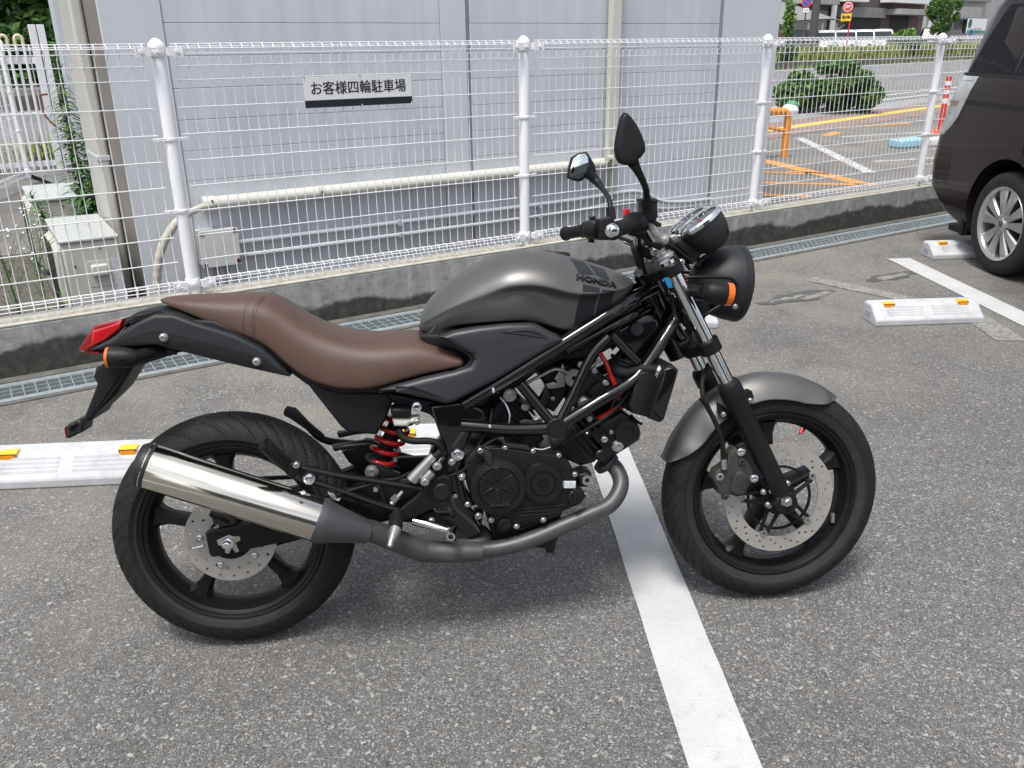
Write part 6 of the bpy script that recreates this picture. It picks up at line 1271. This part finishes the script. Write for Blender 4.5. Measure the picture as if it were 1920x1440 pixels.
P('peg_tip',MB().tube([b(8,1140,1105,.235),b(8,1125,1150,.250),b(8,1105,1200,.268),b(8,1095,1240,.275),b(8,1092,1250,.277)],[.0145,.0120,.0070,.0068,.004],16),'alu',pg)
bpd=tubep('brake_pedal',[b(8,1290,1035,.140),b(8,1400,1060,.150),b(8,1500,1090,.165),b(8,1580,1110,.180)],[.011,.011,.010,.009],'chrome',hg,n=4,seg=10); P('pedal_tip',MB().lathe([(.0065,.022),(.0105,.022),(.0105,-.022),(.0065,-.022)],b(8,1605,1135,.20),(-.2,-1,.0),20,True),'chrome',bpd)
mcy=tubep('rear_master_cylinder',[b(8,1275,700,.160),b(8,1300,670,.160),b(8,1400,560,.160),b(8,1455,500,.160)],[.0145,.0145,.0125,.0110],'alu',hg,n=3,seg=18); P('cylinder_boss',MB().tube([b(8,1370,700,.162),b(8,1440,630,.162)],.012,14),'alu',mcy); P('banjo',MB().tube([b(8,1470,505,.160),b(8,1515,465,.160)],.0095,10),'plast',mcy)
bolt(8,1482,585,.172,.008,'alu',mcy); bolt(8,1382,712,.172,.008,'alu',mcy); P('pushrod',MB().tube([b(8,1110,890,.150),b(8,1150,845,.150),b(8,1200,790,.150)],[.008,.005,.0045],8),'bolt',mcy); P('pushrod_nut',MB().tube([b(8,1120,870,.150),b(8,1160,830,.150)],.0095,6),'bolt',mcy)
P('hanger_nut',MB().lathe([(.006,0),(.006,.006),(.0001,.006)],b(8,980,772,.15),(0,-1,0),6),'bolt',hg); 
plate('lower_pivot_cover',8,[(1200,1050),(1560,905),(1640,860),(1720,900),(1700,1040),(1640,1090),(1480,1110),(1300,1060)],-.06,.115,'engd',.010); plate('chain_guard_panel',8,[(700,840),(1100,950),(1090,985),(900,1010),(740,930)],.09,.12,'matte',.004,hg); bolt(8,1700,1085,.12,.004,'bolt',hg); bolt(8,1435,1030,.135,.006,'bolt',hg)
# side stand on the far side
stn=tubep('side_stand',[Vector((.62,.12,.25)),Vector((.615,.20,.165)),Vector((.60,.305,.068))],[.013,.011,.011],'matte',n=4); P('stand_foot',MB().box(-.035,.035,-.022,.022,-.004,.004),'matte',stn,bevel=.002).matrix_local=Matrix.Translation((.60,.31,.064))@Matrix.Rotation(LEAN,4,'X')

# ---------------------------------------------------------------- small plumbing and wiring round the engine
for i,(pts,r_,m_) in enumerate([
 ([(2,760,250,.11),(2,800,300,.12),(2,828,370,.12),(2,825,430,.11)],.0022,'conduit'),([(2,700,330,.12),(2,690,420,.13),(2,660,500,.13),(2,600,600,.13)],.0032,'rubber'),
 ([(2,1240,560,.12),(2,1400,470,.13),(2,1560,360,.125),(2,1720,180,.11)],.0036,'rubber'),([(2,1690,330,.09),(2,1640,290,.09),(2,1600,260,.08)],.0075,'rubber'),([(2,1700,380,.07),(2,1740,420,.06),(2,1775,440,.03)],.004,'rubber'),
 ([(2,440,740,.14),(2,470,880,.14),(2,500,1000,.14),(2,560,1080,.13)],.006,'rubber'),([(1,1560,1020,.05),(1,1640,1060,.07),(1,1700,1080,.08)],.005,'rubber'),([(1,1400,1120,.075),(1,1450,1080,.08),(1,1480,1060,.08)],.005,'alu'),
 ([(1,1640,1260,.06),(1,1600,1320,.08),(1,1560,1400,.085)],.0032,'rubber'),([(2,520,1040,.14),(2,545,1080,.142),(2,590,1110,.142)],.003,'rubber'),([(4,420,430,.07),(4,440,560,.075),(4,430,690,.08)],.006,'rubber'),([(4,560,640,.06),(4,540,760,.07),(4,470,800,.08)],.005,'rubber'),
 ([(1,1700,560,.09),(1,1760,600,.08),(1,1850,640,.06)],.0055,'rubber'),([(8,1000,700,.12),(8,1150,690,.13),(8,1260,640,.14)],.0045,'rubber'),([(8,760,770,.13),(8,840,735,.13),(8,930,750,.13)],.004,'rubber')]):
    tubep('wire_or_hose' if False else 'hose',[b(*p) for p in pts],r_,m_)
for k,x,y,r_,rad in ((2,605,1105,.145,.006),(2,930,320,.10,.005),(2,1140,260,.08,.004),(2,1525,150,.09,.005),(1,1470,1065,.085,.006),(1,1515,1220,.09,.0055),(1,868,1140,.14,.003),(2,1405,405,.12,.005),(2,1560,500,.10,.004),(8,1605,550,.13,.007),(8,1685,670,.145,.008),(8,1735,895,.145,.006),(8,1820,990,.145,.006),(8,1630,830,.14,.004)): bolt(k,x,y,r_,rad)
plate('silver_clip',2,[(700,185),(715,180),(722,212),(708,222)],.150,.158,'conduit',.001); plate('silver_clip',2,[(676,452),(692,450),(694,470),(680,472)],.150,.156,'conduit',.001)
for i in range(5): plate('crankcase_rib',2,[(560+i*14,1120-i*2),(568+i*14,1120-i*2),(590+i*14,1060),(582+i*14,1060)],.100,.128,'engine',.002,eng)
# ================================================================ parked van
VO=G(1872,523); VF=-LD; VL=Vector((-VF.y,VF.x,0)); VRZ=math.atan2(VF.y,VF.x)
def V(u,v,y=0.):
    w_=hit(u,v,VO+VL*y,VL)-VO; return (w_.dot(VF),w_.z)
van=thing('parked_van','dark brown minivan backed up to the fence at the right edge','van',VO,VRZ)
t=NT('dark_brown_metallic'); t.col(t.ramp(t.noise(1500,2),[(.35,(.013,.0066,.0058)),(.65,(.023,.0118,.0102))])); t.b.inputs['Metallic'].default_value=.1; t.rough(.25); t.b.inputs['Specular IOR Level'].default_value=.25; t.b.inputs['Coat Weight'].default_value=.4; t.b.inputs['Coat Roughness'].default_value=.03; M['vanp']=t.m
M['vglass']=mat('privacy_glass',(.003,.004,.0045),.03,spec=.3); M['vblk']=mat('van_black_plastic',(.008,.008,.009),.5); M['lampc']=mat('clear_lamp',(.50,.52,.52),.12,coat=.8,noise=.15,scale=14); M['lampw']=mat('lamp_chrome_strip',(.75,.76,.77),.15,metal=.6)
VW=1.69
LV=[(.20,.05,-.62,3.45),(.30,.015,-.90,3.60),(.45,.0,-1.085,3.66),(.62,-.004,-1.10,3.66),(.80,.0,-1.075,3.62),(.83,.0,-1.06,3.60),(.97,.006,-1.02,3.50),(1.10,.010,-.97,3.30),(1.175,.022,-.94,3.05),(1.20,.030,-.93,2.95),(1.40,.062,-.885,2.55),(1.60,.105,-.84,2.15),(1.70,.15,-.80,1.95),(1.77,.24,-.70,1.75),(1.80,.42,-.45,1.45)]
def lerp_lv(z):
    if z<=LV[0][0]: return LV[0][1:]
    for a,c in zip(LV[:-1],LV[1:]):
        if z<=c[0]:
            f=(z-a[0])/(c[0]-a[0]); return tuple(p+(q-p)*f for p,q in zip(a[1:],c[1:]))
    return LV[-1][1:]
def loop(z):
    yi,xr,xf=lerp_lv(z); cx,cy=.16,.13; h=[]
    for k in range(9): 
        f=k/8; h.append((xf-.25-(xf-.25-xr-cx)*f,yi))
    for k in range(1,8):
        a=PI/2*k/7; h.append((xr+cx*(1-math.sin(a)),yi+cy*(1-math.cos(a))))
    h.append((xr-.015,yi+.35)); mid=[(xr-.025,VW/2)]
    fr=[(xf,VW/2),(xf-.03,yi+.35),(xf-.12,yi+.10)]
    r=h+mid+[(x,VW-y) for x,y in h[::-1]]+[(x,VW-y) for x,y in fr[::-1][:2]]+[fr[0]]+fr[1:]
    return r
ZS=[.20,.25,.30,.38,.45,.53,.62,.71,.80,.83,.90,.97,1.04,1.10,1.175,1.20,1.30,1.40,1.50,1.60,1.66,1.70,1.74,1.77,1.80]
me=MB().grid([[(x,y,z) for x,y in loop(z)] for z in ZS],closed_u=True,caps=True).mesh('body',True,50)
bo=bpy.data.objects.new('body',me); COL.objects.link(bo)
wc=Vector((*[V(1869,425,0.)[0]],0,.325)); wcx=wc.x; RW_=.325
cuts=[]
for x in (wcx,wcx+2.855):
    for y in (0,VW):
        cm_=MB().cyl((x,y-.24,.34),(x,y+.24,.34),.385,seg=48).mesh('cut',False); co=bpy.data.objects.new('cut',cm_); COL.objects.link(co); cuts.append(co)
        md_=bo.modifiers.new('b','BOOLEAN'); md_.operation='DIFFERENCE'; md_.object=co; md_.solver='EXACT'
bpy.context.view_layer.update(); dg=bpy.context.evaluated_depsgraph_get(); me2=bpy.data.meshes.new_from_object(bo.evaluated_get(dg)); bpy.data.objects.remove(bo)
for co in cuts: bpy.data.objects.remove(co)
me2.materials.clear(); me2.shade_smooth(); me2.set_sharp_from_angle(angle=R(38)); me2.name='body'
vb=link('body',me2,M['vanp'],van)
def side_panel(name,pts,m,off,parent=van,both=True,n=6):
    for s in ((0,1) if both else (0,)):
        P2=[]; N=len(pts)
        for i in range(N):
            a,c=Vector(pts[i]),Vector(pts[(i+1)%N])
            for k in range(n): P2.append(a.lerp(c,k/n))
        out=[]; inn=[]
        for p in P2:
            y=lerp_lv(p.y)[0]; o_=(y-off) if not s else VW-(y-off); i_=(y+.004) if not s else VW-(y+.004); out.append((p.x,o_,p.y)); inn.append((p.x,i_,p.y))
        c0=sum((Vector(q) for q in out),Vector())/len(out); L2_=len(out)
        # fan by strips between lower and upper halves
        o=MB().add(out+inn,[(i,(i+1)%L2_,L2_+(i+1)%L2_,L2_+i) for i in range(L2_)]+[tuple(range(L2_))]).build(name,M[m],parent,smooth=False)
zb=1.205
side_panel('side_window',[(-.80,1.215),(-.20,1.205),(-.28,1.62),(-.60,1.62)],'vglass',.004); side_panel('window_frame',[(-.84,1.195),(2.2,1.175),(2.2,1.20),(-.84,1.21)],'vblk',.005)
side_panel('side_pillar',[(-.195,1.205),(-.08,1.205),(-.16,1.62),(-.275,1.62)],'vblk',.005); side_panel('side_window',[(-.075,1.205),(1.0,1.20),(1.0,1.62),(-.155,1.62)],'vglass',.004); side_panel('side_window',[(1.08,1.20),(2.05,1.195),(1.75,1.60),(1.08,1.62)],'vglass',.004)
g0=V(1808,191,0.); g1=V(1920,215,0.); sl=(g1[1]-g0[1])/(g1[0]-g0[0])
side_panel('door_rail',[(-.735,1.012),(1.0,1.005),(1.0,1.035),(-.735,1.042)],'vblk',.003)
side_panel('rear_door_seam',[(-.02,.76),(-.014,.76),(-.014,1.19),(-.02,1.19)],'vblk',.0025)
# tail lamps on the corners
def corner_pt(z,f,off):
    """f 0..1: from the side boundary round the corner to the rear face"""
    yi,xr,_=lerp_lv(z); cx,cy=.16,.13; xb=interp([( .80,-.93),(.83,-.885),(.887,-.808),(1.02,-.738),(1.19,-.655)],z); L1=max(0,xb-(xr+cx)); tot=L1+.24
    d=f*tot
    if d<L1: return (xb-d,yi-off,z)
    a=(d-L1)/.24*PI/2; return (xr+cx*(1-math.sin(a))-off*math.sin(a),yi+cy*(1-math.cos(a))-off*math.cos(a),z)
for s in (0,1):
    fl=lambda p:(p[0],VW-p[1],p[2]) if s else p
    lz=[.795,.80,.86,.92,.98,1.04,1.10,1.16,1.19,1.195]
    rows=[[fl(corner_pt(min(max(z,.80),1.19),f/12,.010 if .797<z<1.193 and 0<f<12 else -.002)) for f in range(13)] for z in lz]
    lp=MB().grid(rows).build('tail_lamp',M['lampc'],van,ang=50)
    for za,zc,mm in ((.985,.992,'lampw'),(.965,.972,'lampw'),(.945,.952,'lampw'),(1.165,1.185,'lampw')):
        MB().grid([[fl(corner_pt(z,f/12,.0125)) for f in range(1,12)] for z in (za,zc)]).build('lamp_strip',M[mm],lp)
    MB().grid([[fl(corner_pt(z,f/12,.0115)) for f in range(2,11)] for z in (.995,1.03)]).build('red_strip',mat('lamp_brownish',(.30,.22,.20),.2),lp)
# rear window, bumper details
MB().box(-.99,-.975,.30,VW-.30,1.22,1.60).build('rear_window',M['vglass'],van,bevel=.004).rotation_euler=(0,R(0),0)
MB().box(-1.135,-1.11,.5,VW-.5,.70,.86).build('number_plate_recess',M['vblk'],van,bevel=.006)
# inner arch liners, skirts
for x in (wcx,wcx+2.855):
    for s in (0,1):
        yy=.20 if not s else VW-.20
        q=MB(); rows=[]
        for y_ in (.02,.235):
            yv=y_ if not s else VW-y_; rows.append([(x+.383*math.cos(a),yv,.34+.383*math.sin(a)) for a in [PI*(-.10+1.2*k/20) for k in range(21)]])
        q.grid(rows).build('arch_liner',M['vblk'],van)
MB().box(wcx-.44,wcx-.405,.02,.22,.165,.44).build('mud_flap',M['vblk'],van,bevel=.006); MB().box(wcx-.62,wcx-.40,.045,VW-.045,.165,.215).build('rear_valance',M['vblk'],van,bevel=.01)
MB().box(wcx+.5,wcx+2.4,.05,VW-.05,.16,.22).build('side_sill',M['vblk'],van,bevel=.01)
def van_wheel(x,y,s):
    A=(0,-s,0); c=(x,y+s*.11,RW_)
    w_=MB().lathe([(.225,-.095),(.270,-.102),(.305,-.096),(.321,-.078),(.325,-.04),(.325,.04),(.321,.078),(.305,.096),(.270,.102),(.225,.095),(.215,.08),(.215,-.08)],c,A,72,True).build('wheel',M['tyre'],van)
    MB().lathe([(.226,.098),(.231,.100),(.233,.094),(.222,.084),(.212,.06),(.205,-.05),(.200,-.05),(.206,.06),(.214,.090)],c,A,64,True).build('rim',M['alloy'],w_)
    MB().lathe([(.0001,-.03),(.20,-.03),(.20,-.02),(.0001,-.02)],c,A,32).build('brake_drum',M['vblk'],w_)
    cx,cy_,cz_=c; f0=cy_-s*.078
    for j in range(5):
        for e in (-1,1):
            a=R(90+72*j)+e*R(16); d=Vector((math.cos(a),0,math.sin(a))); t_=Vector((-d.z,0,d.x))
            rows=[]
            for rr,wd,pr in ((.045,.016,.0),(.09,.021,.006),(.15,.030,.004),(.205,.040,.0),(.222,.043,-.002)):
                p=Vector((cx,f0-s*pr,cz_))+d*rr
                rows.append([p-t_*wd+Vector((0,s*.012,0)),p-t_*wd*.75,p+t_*wd*.75,p+t_*wd+Vector((0,s*.012,0)),p+t_*wd*.7+Vector((0,s*.04,0)),p-t_*wd*.7+Vector((0,s*.04,0))])
            MB().grid(rows,closed_u=True,caps=True).build('spoke',M['alloy'],w_,ang=28)
    MB().lathe([(.0001,.012),(.030,.012),(.034,.008),(.040,-.0),(.060,-.006),(.060,-.03),(.0001,-.03)],(cx,f0,cz_),A,32).build('centre_cap',M['alloy'],w_)
    for xx in (-.0095,.0095):
        MB().box(cx+xx-.0035,cx+xx+.0035,f0-s*.0135-.0006,f0-s*.0135+.0006,cz_-.016,cz_+.016).build('emblem_bar',M['vblk'],w_,smooth=False)
    MB().box(cx-.007,cx+.007,f0-s*.0136-.0006,f0-s*.0136+.0006,cz_-.003,cz_+.003).build('emblem_bar',M['vblk'],w_,smooth=False)
    for j in range(5): 
        a=R(126+72*j); MB().lathe([(.010,0),(.010,.010),(.0001,.012)],(cx+.052*math.cos(a),f0,cz_+.052*math.sin(a)),A,6).build('lug_nut',M['bolt'],w_)
for x in (wcx,wcx+2.855): van_wheel(x,.0,1); van_wheel(x,VW,-1)
